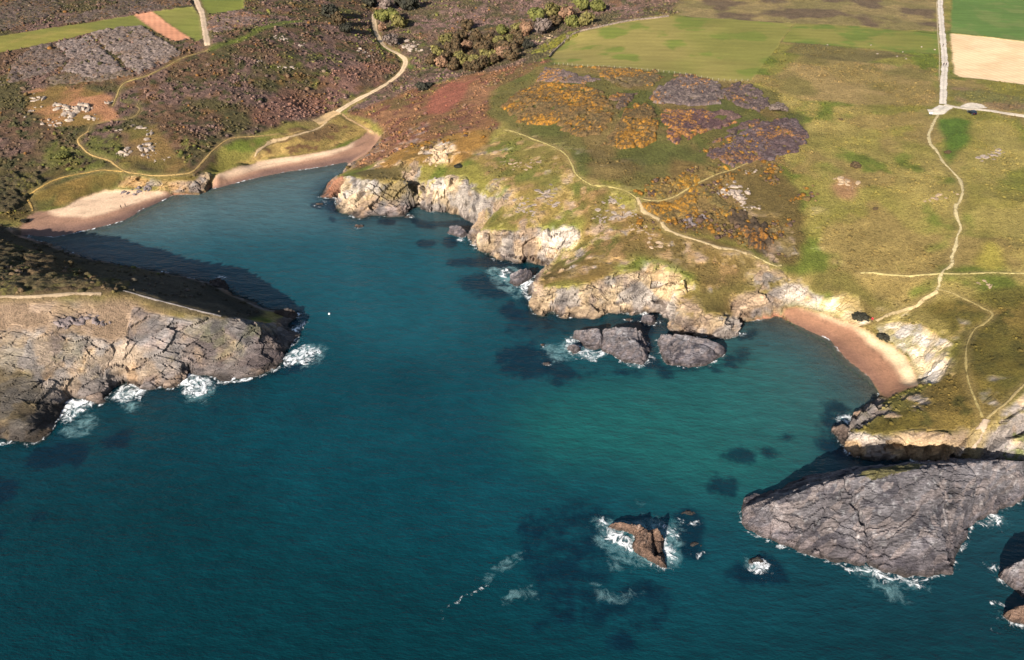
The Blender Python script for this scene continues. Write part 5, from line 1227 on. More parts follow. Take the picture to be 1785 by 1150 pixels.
# ================================================================== THICKETS (gorse, heather and blackthorn blocks)
def bl_n(x, y, sc, seed): return fbm2(x / sc, y / sc, 4, seed)
GORSE = ((104, 82, 52), (86, 72, 48), (206, 140, 30))
def make_thicket(label, pts, cols, H=1.1, bloom=0.5, res=0.45, name='gorse_thicket', cat='thicket', seed=500, cell=1.7, rag=6.0, group=None):
    """cols: two foliage tones and the flower colour; bloom: how much of the block is in flower"""
    P = gpoly(pts)
    x0, y0 = P.min(0) - 2; x1, y1 = P.max(0) + 2
    gx, gy = np.meshgrid(np.arange(x0, x1, res), np.arange(y0, y1, res))
    rx = (bl_n(gx, gy, 3, seed) - 0.5) * rag; ry = (bl_n(gx, gy, 4, seed + 1) - 0.5) * rag
    ins = inpoly(gx + rx, gy + ry, P)
    ins &= bl_n(gx, gy, 2.5, seed + 6) > 0.36
    e = blur(ins.astype(float), 2)
    b, cid, cdst = cell2(gx / cell + bl_n(gx, gy, 1.5, seed + 2) * 0.5, gy / cell, seed)
    b2, cid2, cd2 = cell2(gx / (cell * 0.42), gy / (cell * 0.42), seed + 3)
    lump = (1 - np.clip(cdst, 0, 1) ** 2) * (0.55 + 0.6 * cid) * 0.8 + (0.6 - cd2) * 0.25
    zz = zat(gx, gy, ZB) - 0.12 + H * smooth(0.15, 0.75, e) * (0.30 + lump)
    pat = bl_n(gx, gy, 9, seed + 4)
    t = smooth(0.42, 0.58, bl_n(gx, gy, 6, seed + 5) * 0.6 + cid * 0.4)
    c = mixc(np.broadcast_to(lin(*cols[0]), gx.shape + (3,)), lin(*cols[1]), t)
    if bloom > 0:
        fl = smooth(0.62 - 0.13 * bloom, 0.74 - 0.13 * bloom, pat * 0.6 + cid * 0.18 + cid2 * 0.22) * (0.35 + 0.65 * cid2)
        c = mixc(c, lin(*cols[2]) * 0.58, fl * 0.68)
    c = c * (0.75 + 0.5 * cid2)[..., None]
    g = np.arange(gx.size).reshape(gx.shape)
    k = e > 0.02
    jj, ii = np.nonzero(k[:-1, :-1] & k[1:, :-1] & k[:-1, 1:] & k[1:, 1:])
    if len(jj) == 0: return
    F = np.stack([g[jj, ii], g[jj, ii + 1], g[jj + 1, ii + 1], g[jj + 1, ii]], 1)
    v, f, cc = compact(np.stack([gx, gy, zz], -1).reshape(-1, 3), F, c.reshape(-1, 3))
    return link(name, np_mesh(name, v, f, cc), M_THICKET, label=label, cat=cat, group=group)
PURPH = ((80, 66, 64), (92, 78, 74), (196, 132, 36))
GREYH = ((108, 94, 88), (84, 72, 70), (196, 132, 36))
THK = [
    ('big brown gorse block with orange bloom at the left end of the mown maze', [(872, 190), (900, 161), (938, 146), (1014, 151), (1054, 161), (1066, 187), (1026, 197), (963, 215), (940, 219), (900, 212)], GORSE, 1.1, 0.62),
    ('tongue-shaped gorse block below the big left block of the maze', [(971, 217), (1026, 199), (1072, 197), (1061, 216), (1040, 237), (1001, 238)], GORSE, 1.1, 0.72),
    ('small wedge of gorse and heather in the middle of the maze', [(1061, 164), (1116, 161), (1102, 175), (1078, 190)], ((98, 78, 66), (84, 70, 60), (204, 138, 32)), 1.0, 0.5),
    ('wedge of gorse with the brightest orange bloom in the maze', [(1112, 178), (1142, 189), (1147, 252), (1089, 262), (1050, 253), (1078, 227), (1088, 197)], GORSE, 1.2, 1.05),
    ('half orange half purple block right of the brightest gorse wedge', [(1155, 191), (1266, 197), (1292, 207), (1223, 231), (1183, 251), (1159, 246)], ((84, 62, 62), (96, 76, 70), (204, 138, 32)), 1.0, 0.55),
    ('pale grey heather block below the great field', [(1147, 151), (1190, 131), (1248, 141), (1262, 164), (1251, 187), (1203, 185), (1152, 182), (1129, 172)], GREYH, 1.2, 0.12),
    ('dull purple block at the right end of the maze', [(1262, 156), (1283, 145), (1316, 151), (1342, 172), (1330, 194), (1293, 187), (1266, 174)], PURPH, 1.0, 0.22),
    ('large dark purple heather block on the right slope of the maze', [(1232, 272), (1280, 238), (1330, 214), (1385, 205), (1410, 235), (1400, 258), (1345, 278), (1270, 290)], ((80, 64, 64), (92, 78, 78), (190, 128, 40)), 0.9, 0.15),
    ('narrow strip of heather above the dark purple block', [(1232, 249), (1262, 231), (1316, 209), (1332, 210), (1290, 229), (1250, 247)], ((88, 70, 68), (80, 66, 60), (190, 128, 40)), 0.8, 0.1),
    ('grey and orange block at the top left of the maze', [(937, 140), (948, 117), (978, 126), (1046, 140), (1020, 148), (960, 144)], ((104, 88, 84), (92, 78, 72), (204, 138, 32)), 0.9, 0.35),
    ('block of gorse just under the fence of the great field', [(1040, 125), (1080, 121), (1155, 131), (1142, 145), (1092, 151), (1062, 141)], ((96, 80, 58), (88, 76, 54), (204, 138, 32)), 0.9, 0.55),
    ('low hedge of orange gorse along the fence of the great field', [(1003, 117.5), (1090, 120), (1150, 125.5), (1150, 129), (1085, 123.5), (1003, 121)], GORSE, 0.8, 0.8),
    ('strip of gorse at the corner below the great field', [(1170, 128), (1215, 131), (1216, 136), (1172, 133)], GORSE, 0.7, 0.8),
    ('square of grey purple scrub on the left hill nearest the pink strip', [(162, 59), (205, 52), (252, 48), (285, 72), (318, 96), (290, 110), (240, 131), (222, 118), (190, 88)], ((102, 88, 80), (118, 104, 98), (126, 88, 48)), 1.3, 0.12),
    ('middle square of grey purple scrub on the left hill', [(95, 76), (155, 62), (172, 80), (205, 110), (222, 126), (160, 138), (110, 126), (128, 108), (108, 88)], ((104, 90, 84), (120, 106, 100), (126, 88, 48)), 1.3, 0.12),
    ('ragged scrub block left of the squares on the left hill', [(46, 92), (60, 80), (92, 78), (105, 92), (124, 107), (90, 128), (40, 138), (5, 150), (20, 120)], ((84, 72, 64), (100, 86, 80), (120, 84, 48)), 1.2, 0.1),
    ('long low scrub strip below the squares on the left hill', [(80, 140), (120, 129), (222, 128), (236, 134), (160, 145), (90, 146)], ((88, 76, 60), (100, 86, 76), (136, 92, 44)), 0.9, 0.35),
    ('scrub block at the top left corner', [(-40, 20), (30, 5), (95, -5), (106, 22), (60, 40), (0, 56), (-40, 60)], ((86, 72, 66), (76, 68, 54), (130, 86, 44)), 1.2, 0.25),
    ('long scrub block above the green strip field', [(112, 40), (130, 28), (200, 12), (232, -6), (330, -8), (334, 9), (240, 23), (135, 40)], ((90, 76, 70), (78, 68, 56), (138, 90, 42)), 1.2, 0.3),
    ('orange tinged scrub right of the left farm track', [(366, 30), (400, 22), (440, 22), (470, 30), (440, 46), (380, 58), (364, 52)], ((98, 78, 66), (112, 94, 88), (180, 112, 40)), 1.0, 0.55),
    ('bright orange gorse patch straddling the path on the middle slope', [(1128, 325), (1165, 314), (1205, 312), (1240, 290), (1265, 288), (1240, 305), (1205, 325), (1178, 338), (1150, 344), (1130, 340)], ((112, 92, 54), (100, 88, 50), (214, 148, 34)), 0.8, 0.85),
    ('gorse patch with orange bloom below the path fork', [(1124, 352), (1155, 354), (1180, 350), (1210, 345), (1225, 365), (1190, 380), (1160, 385), (1135, 370)], ((110, 90, 56), (98, 84, 52), (210, 144, 34)), 0.8, 0.65),
    ('band of gorse curving down the slope right of the path fork', [(1205, 330), (1235, 325), (1262, 350), (1285, 362), (1270, 372), (1240, 356), (1215, 345)], ((108, 90, 52), (98, 84, 50), (210, 144, 34)), 0.8, 0.75),
    ('dark bush clump with gorse above the right end of the broad path', [(1268, 368), (1290, 366), (1335, 398), (1345, 425), (1315, 432), (1300, 405), (1275, 388)], ((70, 58, 46), (82, 66, 50), (196, 128, 36)), 1.3, 0.35),
    ('yellow green gorse strip outside the wall of the great field', [(925, 95), (950, 80), (985, 62), (998, 58), (1002, 64), (975, 80), (950, 92)], ((104, 100, 42), (90, 86, 42), (150, 138, 40)), 0.9, 0.4),
    ('dark scrub at the inland end of the near left headland', [(-60, 425), (0, 426), (42, 437), (34, 462), (0, 468), (-60, 470)], ((78, 66, 46), (66, 60, 40), (110, 104, 50)), 1.0, 0.1),
    ('dark scrub square behind the crest of the near left headland', [(46, 441), (112, 457), (108, 477), (62, 482), (38, 466)], ((84, 68, 48), (70, 60, 42), (110, 104, 50)), 1.0, 0.1),
    ('low scrub strip along the crest path of the near left headland', [(-40, 476), (40, 482), (120, 494), (222, 489), (216, 502), (120, 506), (-40, 512)], ((90, 76, 52), (74, 66, 44), (120, 112, 54)), 0.8, 0.15),
    ('dark shrubs along the foot of the hill by the left edge', [(-30, 320), (20, 305), (60, 300), (78, 315), (45, 335), (30, 365), (0, 372), (-30, 360)], ((76, 66, 46), (64, 60, 40), (120, 110, 50)), 1.5, 0.1),
]
for k, (lb, pts, cols, H, bloom) in enumerate(THK):
    make_thicket(lb, pts, cols, H * (0.75 if 13 <= k < 20 else 1), bloom, cell=1.0 if 13 <= k < 20 else 1.5, seed=500 + 11 * k, name='gorse_thicket' if bloom > 0.45 else 'heath_thicket', rag=6.0 if k < 13 else (4.0 if k < 20 else 9.0))

# ------------------------------------------------------------------ loose shrubs nobody could count
def ico(sub):
    import bmesh
    bm = bmesh.new(); bmesh.ops.create_icosphere(bm, subdivisions=sub, radius=1.0)
    v = np.array([x.co[:] for x in bm.verts]); f = np.array([[q.index for q in p.verts] for p in bm.faces]); bm.free()
    return v, f
ICO1, ICO2 = ico(1), ico(2)
def scatter_mesh(name, pos, size, cols, label, cat, squash=0.75, base=ICO1, jag=0.35, seed=3):
    r = np.random.default_rng(seed)
    bv, bf = base
    n, k = len(pos), len(bv)
    ang = r.uniform(0, 6.283, n); ca, sa = np.cos(ang), np.sin(ang)
    d = 1 + r.uniform(-jag, jag, (n, k))
    vx = bv[None, :, 0] * d; vy = bv[None, :, 1] * d; vz = bv[None, :, 2] * d * squash
    el = r.uniform(0.75, 1.3, n)[:, None]
    X = (vx * ca[:, None] * el - vy * sa[:, None]) * size[:, None] + pos[:, 0:1]
    Y = (vx * sa[:, None] * el + vy * ca[:, None]) * size[:, None] + pos[:, 1:2]
    Zv = (vz + squash * 0.35) * size[:, None] + pos[:, 2:3]
    V = np.stack([X, Y, Zv], -1).reshape(-1, 3)
    F = (bf[None] + (np.arange(n) * k)[:, None, None]).reshape(-1, 3)
    C = (cols[:, None, :] * (1 + r.uniform(-0.25, 0.25, (n, k)))[..., None]).reshape(-1, 3)
    return link(name, np_mesh(name, V, F, C), M_THICKET, label=label, cat=cat, kind='stuff')
def pick(weight, n, seed, ymax=600):
    r = np.random.default_rng(seed)
    w = (weight * (GY < ymax)).ravel(); w = w / w.sum()
    idx = r.choice(w.size, n, p=w)
    x = GX.ravel()[idx] + r.uniform(-0.4, 0.4, n); y = GY.ravel()[idx] + r.uniform(-0.4, 0.4, n)
    return x, y, idx, r
free = (1 - np.clip(PM * 2, 0, 1)) * (ROCK < 0.3) * (FCL == 0) * (BCL == 0) * LAND
clump = smooth(0.40, 0.62, fbm2(GX / 9, GY / 9, 4, 171))
x, y, idx, r = pick(smooth(0.35, 0.8, VEG) * free * (0.25 + clump), 26000, 5)
base = LC.reshape(-1, 3)[idx]
tone = r.uniform(0, 1, len(x))[:, None]
cols = base * r.uniform(0.65, 1.2, len(x))[:, None]
green_m = smooth(0.5, 0.62, fbm2(x / 38, y / 38, 2, 44))[:, None]
cols = np.where((tone > 0.90) & (green_m > 0.4), base * 0.5 + lin(112, 116, 44) * 0.5, np.where(tone < 0.015, lin(120, 84, 46), np.where(tone < 0.14, base * 0.65 + lin(110, 94, 92) * 0.35, cols)))
scatter_mesh('heath_shrubs', np.stack([x, y, zat(x, y, ZB)], 1), r.gamma(3, 0.11, len(x)) + 0.2, cols, 'low heather and blackthorn shrubs covering the hillsides', 'shrubs', seed=6)
tuft_w = free * smooth(0.5, 0.05, VEG) * smooth(0.42, 0.6, fbm2(GX / 14, GY / 14, 4, 172)) * (GY < 400) * (GX > -60)
x, y, idx, r = pick(tuft_w, 20000, 8)
base = LC.reshape(-1, 3)[idx]
cols = base * r.uniform(0.5, 0.8, len(x))[:, None] * np.array([1.0, 0.98, 0.95])
scatter_mesh('grass_tussocks', np.stack([x, y, zat(x, y, ZB)], 1), r.gamma(3, 0.07, len(x)) + 0.12, cols, 'grass tussocks on the open slopes', 'grass', squash=0.6, seed=9)

gw = np.zeros((NY, NX))
for pts_, st_ in (([(1110, 325), (1260, 285), (1350, 275), (1400, 330), (1350, 440), (1290, 430), (1160, 390), (1120, 360)], 1.0), ([(1230, 270), (1330, 215), (1410, 235), (1340, 290)], 0.5), ([(700, 260), (850, 220), (850, 250), (780, 290)], 0.5)):
    w_, m_ = zone(pts_, 9, 4); gw[w_] = np.maximum(gw[w_], m_ * st_)
x, y, idx, r = pick(gw * free * smooth(0.45, 0.65, fbm2(GX / 12, GY / 12, 4, 177)), 1200, 18)
tone = r.uniform(0, 1, len(x))[:, None]
cols = np.where(tone > 0.62, lin(150, 106, 44) * 0.62, np.where(tone > 0.25, lin(100, 82, 50), lin(84, 66, 56))) * r.uniform(0.8, 1.2, len(x))[:, None]
scatter_mesh('gorse_bushes', np.stack([x, y, zat(x, y, ZB)], 1), r.gamma(3, 0.10, len(x)) + 0.2, cols, 'loose orange and brown gorse bushes scattered on the middle headland', 'shrubs', base=ICO2, jag=0.28, seed=16)

# ================================================================== TREES AND SINGLE BUSHES
M_LEAF = vcol_mat('leaves', 0.9, ((0.0, 0.0),) if False else (), (), coord='obj')
M_BARK = flat_mat('bark', lin(92, 78, 66), 0.9)
def crown_mesh(name, cols, n, seed, lobes=9, flat=0.95):
    r = np.random.default_rng(seed)
    lc = r.normal(0, 1, (lobes, 3)); lc /= np.linalg.norm(lc, axis=1, keepdims=True)
    lc *= r.uniform(0.25, 0.62, (lobes, 1)); lc[:, 2] = lc[:, 2] * 0.7 + 0.08
    lr = r.uniform(0.30, 0.5, lobes); lshade = r.uniform(0.8, 1.2, lobes)
    k = r.integers(0, lobes, n)
    d = r.normal(0, 1, (n, 3)); d /= np.linalg.norm(d, axis=1, keepdims=True)
    c = lc[k] + d * (lr[k] * r.uniform(0.6, 1.05, n))[:, None]
    c[:, 2] *= flat
    up = d + r.normal(0, 0.45, (n, 3)); up /= np.linalg.norm(up, axis=1, keepdims=True)
    t = np.cross(up, r.normal(0, 1, (n, 3))); t /= np.linalg.norm(t, axis=1, keepdims=True)
    b = np.cross(up, t)
    s = r.uniform(0.08, 0.16, (n, 1))
    bulge = up * s * 0.35
    V = np.stack([c - t * s - b * s * 0.6, c + t * s * 0.8 - b * s, c + t * s + b * s * 0.7, c - t * s * 0.7 + b * s, c + bulge], 1).reshape(-1, 3)
    o = (np.arange(n) * 5)[:, None, None]
    F = (np.array([[0, 1, 4], [1, 2, 4], [2, 3, 4], [3, 0, 4]])[None] + o).reshape(-1, 3)
    t2 = r.uniform(0, 1, (n, 1))
    cc = lin(*cols[0]) * (1 - t2) + lin(*cols[1]) * t2
    cc = cc * (lshade[k] * r.uniform(0.75, 1.25, n))[:, None]
    me = np_mesh(name, V, F, np.repeat(cc, 5, 0), smooth_shade=False)
    me.materials.append(M_LEAF)
    return me
def tube(path, radii, sides=7):
    path = np.asarray(path, float); V = []; F = []
    for i, (p, rr) in enumerate(zip(path, radii)):
        d = path[min(i + 1, len(path) - 1)] - path[max(i - 1, 0)]; d /= np.linalg.norm(d)
        a = np.cross(d, [0.3, 1, 0.2]); a /= np.linalg.norm(a); b = np.cross(d, a)
        for q in range(sides):
            th = 6.283 * q / sides
            V.append(p + (a * math.cos(th) + b * math.sin(th)) * rr)
    for i in range(len(path) - 1):
        for q in range(sides):
            F.append([i * sides + q, i * sides + (q + 1) % sides, (i + 1) * sides + (q + 1) % sides, (i + 1) * sides + q])
    return np.array(V), np.array(F)
def trunk_mesh(name, seed):
    r = np.random.default_rng(seed)
    parts = [tube([(0, 0, -1.2), (0.03, 0.02, -0.9), (0.0, 0.05, -0.45), (0.04, 0.0, 0.1)], [0.10, 0.075, 0.06, 0.03])]
    for k in range(5):
        a = 6.283 * k / 5 + r.uniform(-0.4, 0.4); l = r.uniform(0.4, 0.65)
        parts.append(tube([(0, 0.03, -0.6 + 0.08 * k), (math.cos(a) * l * 0.5, math.sin(a) * l * 0.5, -0.25 + 0.06 * k), (math.cos(a) * l, math.sin(a) * l, 0.05 + 0.06 * k)], [0.045, 0.03, 0.012], 5))
    V = []; F = []; n = 0
    for v, f in parts: V.append(v); F.append(f + n); n += len(v)
    me = np_mesh(name, np.vstack(V), np.vstack(F)); me.materials.append(M_BARK)
    return me
TKIND = {
    'willow': ((92, 90, 44), (74, 76, 40)), 'olive': ((102, 94, 52), (84, 78, 46)), 'dark': ((84, 66, 46), (62, 54, 38)),
    'russet': ((132, 100, 78), (106, 84, 66)), 'grey': ((112, 98, 92), (92, 80, 72)), 'conifer': ((52, 50, 40), (40, 40, 34)),
}
CROWNS = {k: [crown_mesh('crown', c, 800, 31 * i + 5 * j, 16 + j) for j in range(2)] for i, (k, c) in enumerate(TKIND.items())}
TRUNKS = [trunk_mesh('trunk', j) for j in range(2)]
def make_tree(px, py, w, kind, label, group=None):
    g = ground(px, py + w * 0.42)
    z = float(zat(g[0], g[1], ZB))
    rng = math.sqrt(g[0] ** 2 + g[1] ** 2 + (CAM_H - z) ** 2)
    R = max(1.2, 0.5 * w * rng / FPX * 1.25)
    o = link('tree', None, label=label, cat='tree', group=group)
    o.location = (g[0], g[1], z); o.rotation_euler = (0, 0, random.uniform(0, 6.28)); o.scale = (R, R * random.uniform(0.9, 1.1), R * random.uniform(0.85, 1.05))
    for nm, me in (('trunk', random.choice(TRUNKS)), ('crown', random.choice(CROWNS[kind]))):
        c = link(nm, me, parent=o); c.location = (0, 0, 0.66 if nm == 'crown' else 0.8)
    return o
TREES = [
    (665, 31, 24, 'willow', 'leftmost yellow green round tree beside the upper lane'), (681, 30, 26, 'willow', 'middle yellow green round tree beside the upper lane'), (696, 40, 27, 'olive', 'rightmost olive green tree of the round group beside the upper lane'),
    (674, 9, 24, 'grey', 'greyish leafless tree behind the round trees of the upper lane'), (714, 8, 30, 'conifer', 'large dark evergreen at the top edge right of the upper lane'), (697, 2, 22, 'conifer', 'smaller dark evergreen at the top edge beside the large one'), (646, 4, 22, 'conifer', 'dark evergreen on the left side of the upper lane'),
    (668, 51, 15, 'russet', 'small reddish tree at the foot of the round green trees'), (682, 72, 22, 'grey', 'grey brown tree between the lane and the pale outcrop'),
    (876, 54, 20, 'willow', 'yellow green tree at the left end of the valley tree belt'), (888, 69, 18, 'olive', 'olive tree below the left end of the valley tree belt'), (902, 54, 26, 'olive', 'broad olive tree in the left half of the valley tree belt'), (916, 54, 24, 'russet', 'brownish tree in the left half of the valley tree belt'),
    (936, 31, 28, 'willow', 'tall yellow green tree in the upper valley tree belt'), (948, 50, 28, 'grey', 'grey brown tree in the middle of the valley tree belt'), (961, 24, 28, 'olive', 'olive tree behind the middle of the valley tree belt'), (967, 40, 20, 'dark', 'dark small tree in the middle of the valley tree belt'),
    (988, 27, 32, 'russet', 'large tree with a pinkish brown top in the valley tree belt'), (1013, 10, 26, 'willow', 'green tree at the upper right of the valley tree belt'), (1042, 11, 24, 'willow', 'green tree farthest right at the top edge of the valley tree belt'), (999, 39, 24, 'willow', 'round green tree next to the wall of the great field'), (1022, 36, 26, 'olive', 'round olive tree at the corner of the great field'),
    (905, 73, 22, 'dark', 'dark brown tree below the valley tree belt'), (919, 80, 18, 'conifer', 'very dark tree beside the pale rock below the valley tree belt'), (815, 45, 20, 'dark', 'lone dark tree above the dense wood in the valley'),
]
TREES += [(575, 22, 24, 'conifer', 'dark evergreen high on the hill left of the upper lane'), (592, 36, 22, 'dark', 'dark tree standing below the evergreen on the hill left of the upper lane'), (604, 50, 20, 'conifer', 'dark evergreen lowest on the hill left of the upper lane')]
for t in TREES: make_tree(*t)
for px, py in ((770, 96), (786, 84), (800, 100), (811, 80), (822, 96), (836, 82), (847, 100), (857, 86), (790, 114), (815, 117), (840, 114), (862, 106), (772, 112), (876, 94), (884, 84), (752, 104), (806, 64), (830, 66), (850, 70), (868, 74), (890, 98), (778, 104), (795, 92), (808, 108), (828, 106), (850, 112), (866, 96), (780, 72), (795, 74), (842, 92), (826, 118), (874, 84), (760, 92), (898, 88), (900, 62)):
    make_tree(px + random.uniform(-2, 2), py + random.uniform(-2, 2), random.uniform(18, 25), random.choice(['dark', 'dark', 'olive', 'dark', 'russet']), 'dark brown tree packed in the dense wood of the valley', 'trees of the dense valley wood')
def make_bush(px, py, w, kind, label, name='bush', h=0.7):
    g = ground(px, py + w * 0.2); z = float(zat(g[0], g[1], ZB))
    R = max(0.5, 0.5 * w * math.sqrt(g[0] ** 2 + g[1] ** 2 + (CAM_H - z) ** 2) / FPX)
    o = link(name, random.choice(CROWNS[kind]), label=label, cat='bush')
    o.location = (g[0], g[1], z + R * 0.25); o.scale = (R * 1.2, R * 1.2, R * h); o.rotation_euler = (0, 0, random.uniform(0, 6))
for b in ((1491, 287, 18, 'dark', 'dark pointed bush alone on the open right-hand grass'), (1357, 186, 26, 'grey', 'round grey purple bush at the right edge of the maze'), (1526, 362, 9, 'dark', 'small dark bush in the middle of the right-hand grass'), (1465, 208, 7, 'dark', 'tiny dark bush on the plateau grass right of the maze'),
        (799, 287, 15, 'conifer', 'dark green bush beside the pale outcrop above the spur'), (736, 151, 26, 'conifer', 'broad dark green bush on the brown slope left of the rusty patch'), (750, 148, 16, 'conifer', 'smaller dark green bush right of the broad one on the brown slope'), (1651, 266, 10, 'dark', 'dark bush beside the winding footpath'), (112, 268, 22, 'willow', 'round yellow green bush below the path on the left hill'), (770, 70, 12, 'russet', 'orange brown bush right of the pale valley outcrop'),
        (1498, 550, 26, 'conifer', 'dark green ivy bush on the pale cliff behind the small beach'), (1538, 585, 20, 'conifer', 'dark green bush strip on the cliff foot of the small beach'), (43, 384, 12, 'conifer', 'dark bush at the left end of the left-hand beach'), (1412, 540, 0.1, 'dark', '')):
    if b[4]: make_bush(*b)

# ================================================================== ROCK OUTCROPS OF LOOSE BOULDERS
def boulder_mesh(seed, cols):
    r = np.random.default_rng(seed)
    v, f = ICO2[0].copy(), ICO2[1]
    for _ in range(9):
        n = r.normal(0, 1, 3); n /= np.linalg.norm(n); d = r.uniform(0.55, 0.9)
        s = v @ n
        v = v - np.outer(np.maximum(s - d, 0), n)
    v = v * (1 + r.uniform(-0.07, 0.07, (len(v), 1))) * np.array([1, r.uniform(0.6, 0.9), r.uniform(0.55, 0.8)])
    t = r.uniform(0, 1, (len(v), 1))
    c = (lin(*cols[0]) * (1 - t) + lin(*cols[1]) * t)
    me = np_mesh('boulder', v, f, c, smooth_shade=False); me.materials.append(M_BOULDER)
    return me
BK = {'white': [boulder_mesh(k, ((160, 144, 128), (124, 110, 102))) for k in range(5)], 'grey': [boulder_mesh(20 + k, ((122, 110, 108), (98, 88, 88))) for k in range(4)], 'cream': [boulder_mesh(40 + k, ((172, 150, 122), (146, 122, 98))) for k in range(4)]}
def outcrop(label, spots, kind, flat=1.0, ang=None, seed=0):
    r = random.Random(seed)
    pts = []
    for px, py, w, n in spots:
        for _ in range(int(n * 1.5)):
            pts.append((px + r.gauss(0, w * 0.36), py + r.gauss(0, w * 0.20), w))
    g0 = ground(spots[0][0], spots[0][1])
    root = link('rock_outcrop', None, label=label, cat='rock outcrop')
    root.location = (g0[0], g0[1], float(zat(g0[0], g0[1], ZB)))
    for px, py, w in pts:
        g = ground(px, py); z = float(zat(g[0], g[1], ZB))
        rng = math.sqrt(g[0] ** 2 + g[1] ** 2 + (CAM_H - z) ** 2)
        R = w * rng / FPX * (0.09 + 0.24 * r.random() ** 2)
        o = link('boulder', r.choice(BK[kind]), parent=root)
        o.location = (g[0] - root.location.x, g[1] - root.location.y, z - root.location.z - R * 0.12 * flat)
        o.scale = (R * r.uniform(0.9, 1.5), R * r.uniform(0.8, 1.1), R * r.uniform(0.7, 1.2) * flat)
        o.rotation_euler = (r.uniform(-0.3, 0.3), r.uniform(-0.3, 0.3), (ang if ang is not None else r.uniform(0, 6.28)) + r.uniform(-0.4, 0.4))
outcrop('largest scatter of pale boulders on the left hill', [(110, 190, 22, 9), (130, 195, 24, 10), (150, 190, 22, 9), (120, 206, 18, 6), (160, 207, 18, 6), (95, 186, 14, 4), (140, 182, 12, 4)], 'white', seed=1)
outcrop('small pale boulder group left of the largest scatter', [(62, 173, 16, 6), (58, 192, 12, 4), (73, 187, 9, 2), (50, 200, 10, 3)], 'white', seed=2)
outcrop('pale boulders below the largest scatter', [(95, 215, 18, 7), (75, 218, 12, 4), (105, 220, 8, 2)], 'white', seed=3)
outcrop('few pale boulders right of the largest scatter beside the thin path', [(188, 180, 14, 5)], 'white', seed=4)
outcrop('tall pale boulder stack above the coast path', [(253, 262, 20, 10), (262, 252, 14, 6), (246, 258, 12, 4), (256, 270, 12, 4)], 'white', 1.3, seed=5)
outcrop('pale boulders left of the tall stack above the coast path', [(220, 268, 16, 7), (208, 272, 10, 4)], 'white', 1.2, seed=6)
outcrop('loose pale boulders above the tall stack', [(245, 224, 14, 5), (262, 231, 16, 6), (233, 220, 10, 3), (210, 231, 9, 3)], 'white', seed=7)
outcrop('small pale stones right below the tall stack', [(268, 279, 8, 3), (285, 277, 9, 3), (293, 273, 8, 2), (272, 262, 8, 3)], 'white', seed=8)
outcrop('pale boulders high on the dark left hillside', [(495, 69, 16, 6), (486, 66, 9, 3)], 'white', seed=9)
outcrop('second pale boulder group on the dark left hillside', [(527, 81, 14, 5)], 'white', seed=10)
outcrop('pale boulders on the slope left of the upper lane', [(632, 88, 16, 7), (650, 97, 12, 4)], 'white', seed=11)
outcrop('pale boulders at the edge of the dark slope above the valley path', [(458, 110, 14, 5), (488, 117, 12, 4), (510, 120, 10, 3)], 'white', seed=12)
outcrop('pale boulder pile right of the bend of the lane', [(716, 82, 22, 12), (702, 80, 12, 4), (730, 88, 12, 4), (754, 92, 12, 4)], 'white', seed=13)
outcrop('pale rocks beside the valley tree belt', [(940, 72, 12, 5), (955, 67, 10, 4), (928, 80, 10, 3), (962, 64, 7, 2)], 'cream', seed=14)
outcrop('bright cream crag above the grey spur', [(758, 265, 26, 12), (752, 280, 20, 8), (770, 258, 18, 8), (765, 276, 20, 7)], 'cream', 1.4, seed=15)
outcrop('long pale ledges at the left of the middle slope', [(915, 358, 26, 12), (950, 340, 26, 12), (968, 330, 18, 6), (930, 368, 18, 7), (968, 356, 20, 8), (902, 365, 16, 6)], 'white', 0.35, 0.4, seed=16)
outcrop('flat pale rocks in front of the path on the middle slope', [(1070, 355, 26, 12), (1080, 372, 26, 12), (1100, 375, 18, 8), (1052, 385, 16, 6), (1047, 378, 14, 5), (1068, 345, 14, 5)], 'white', 0.35, 0.5, seed=17)
outcrop('dark ribbed crag right of the path fork', [(1205, 385, 24, 12), (1222, 380, 18, 8), (1192, 392, 14, 5)], 'grey', 1.2, seed=18)
outcrop('prominent pale tor on the right of the middle slope', [(1275, 330, 26, 12), (1290, 340, 24, 10), (1262, 338, 20, 7), (1298, 330, 14, 5), (1300, 355, 20, 7), (1320, 358, 14, 4), (1250, 320, 14, 4)], 'white', 1.0, seed=19)
outcrop('small pale rocks above the tor', [(1312, 300, 12, 5), (1303, 299, 8, 3)], 'white', 0.8, seed=20)
outcrop('long low grey ledge on the right-hand grass', [(1708, 277, 16, 7), (1722, 272, 20, 8), (1738, 268, 18, 7), (1715, 283, 8, 3)], 'white', 0.4, 0.35, seed=21)
outcrop('pinkish stone scatter on the open right-hand grass', [(1468, 318, 22, 10), (1480, 325, 14, 5), (1460, 311, 6, 2)], 'cream', 0.4, seed=22)
outcrop('grey rocks crowning the near left headland', [(115, 565, 26, 10), (140, 560, 22, 8), (165, 560, 20, 8), (180, 565, 14, 5)], 'grey', 1.1, seed=23)
outcrop('pale rubble beside the crossing of the right-hand paths', [(1718, 493, 14, 7), (1728, 498, 10, 3)], 'cream', 0.4, seed=24)
outcrop('pale stones beside the winding footpath', [(1632, 345, 20, 7), (1660, 335, 12, 4), (1618, 352, 14, 4)], 'cream', 0.3, seed=25)
outcrop('rubble strewn slope above the middle cliffs', [(1130, 410, 22, 7), (1145, 425, 22, 7), (1120, 395, 18, 5), (1100, 400, 18, 5)], 'cream', 0.35, seed=26)
outcrop('pale ledges above the crag of the middle headland', [(900, 290, 26, 7), (930, 283, 22, 6), (880, 282, 16, 4)], 'cream', 0.3, 0.4, seed=27)
outcrop('rocks at the foot of the bank of the left-hand beach', [(220, 334, 16, 6), (240, 331, 16, 6), (255, 328, 12, 5)], 'grey', 1.0, seed=28)
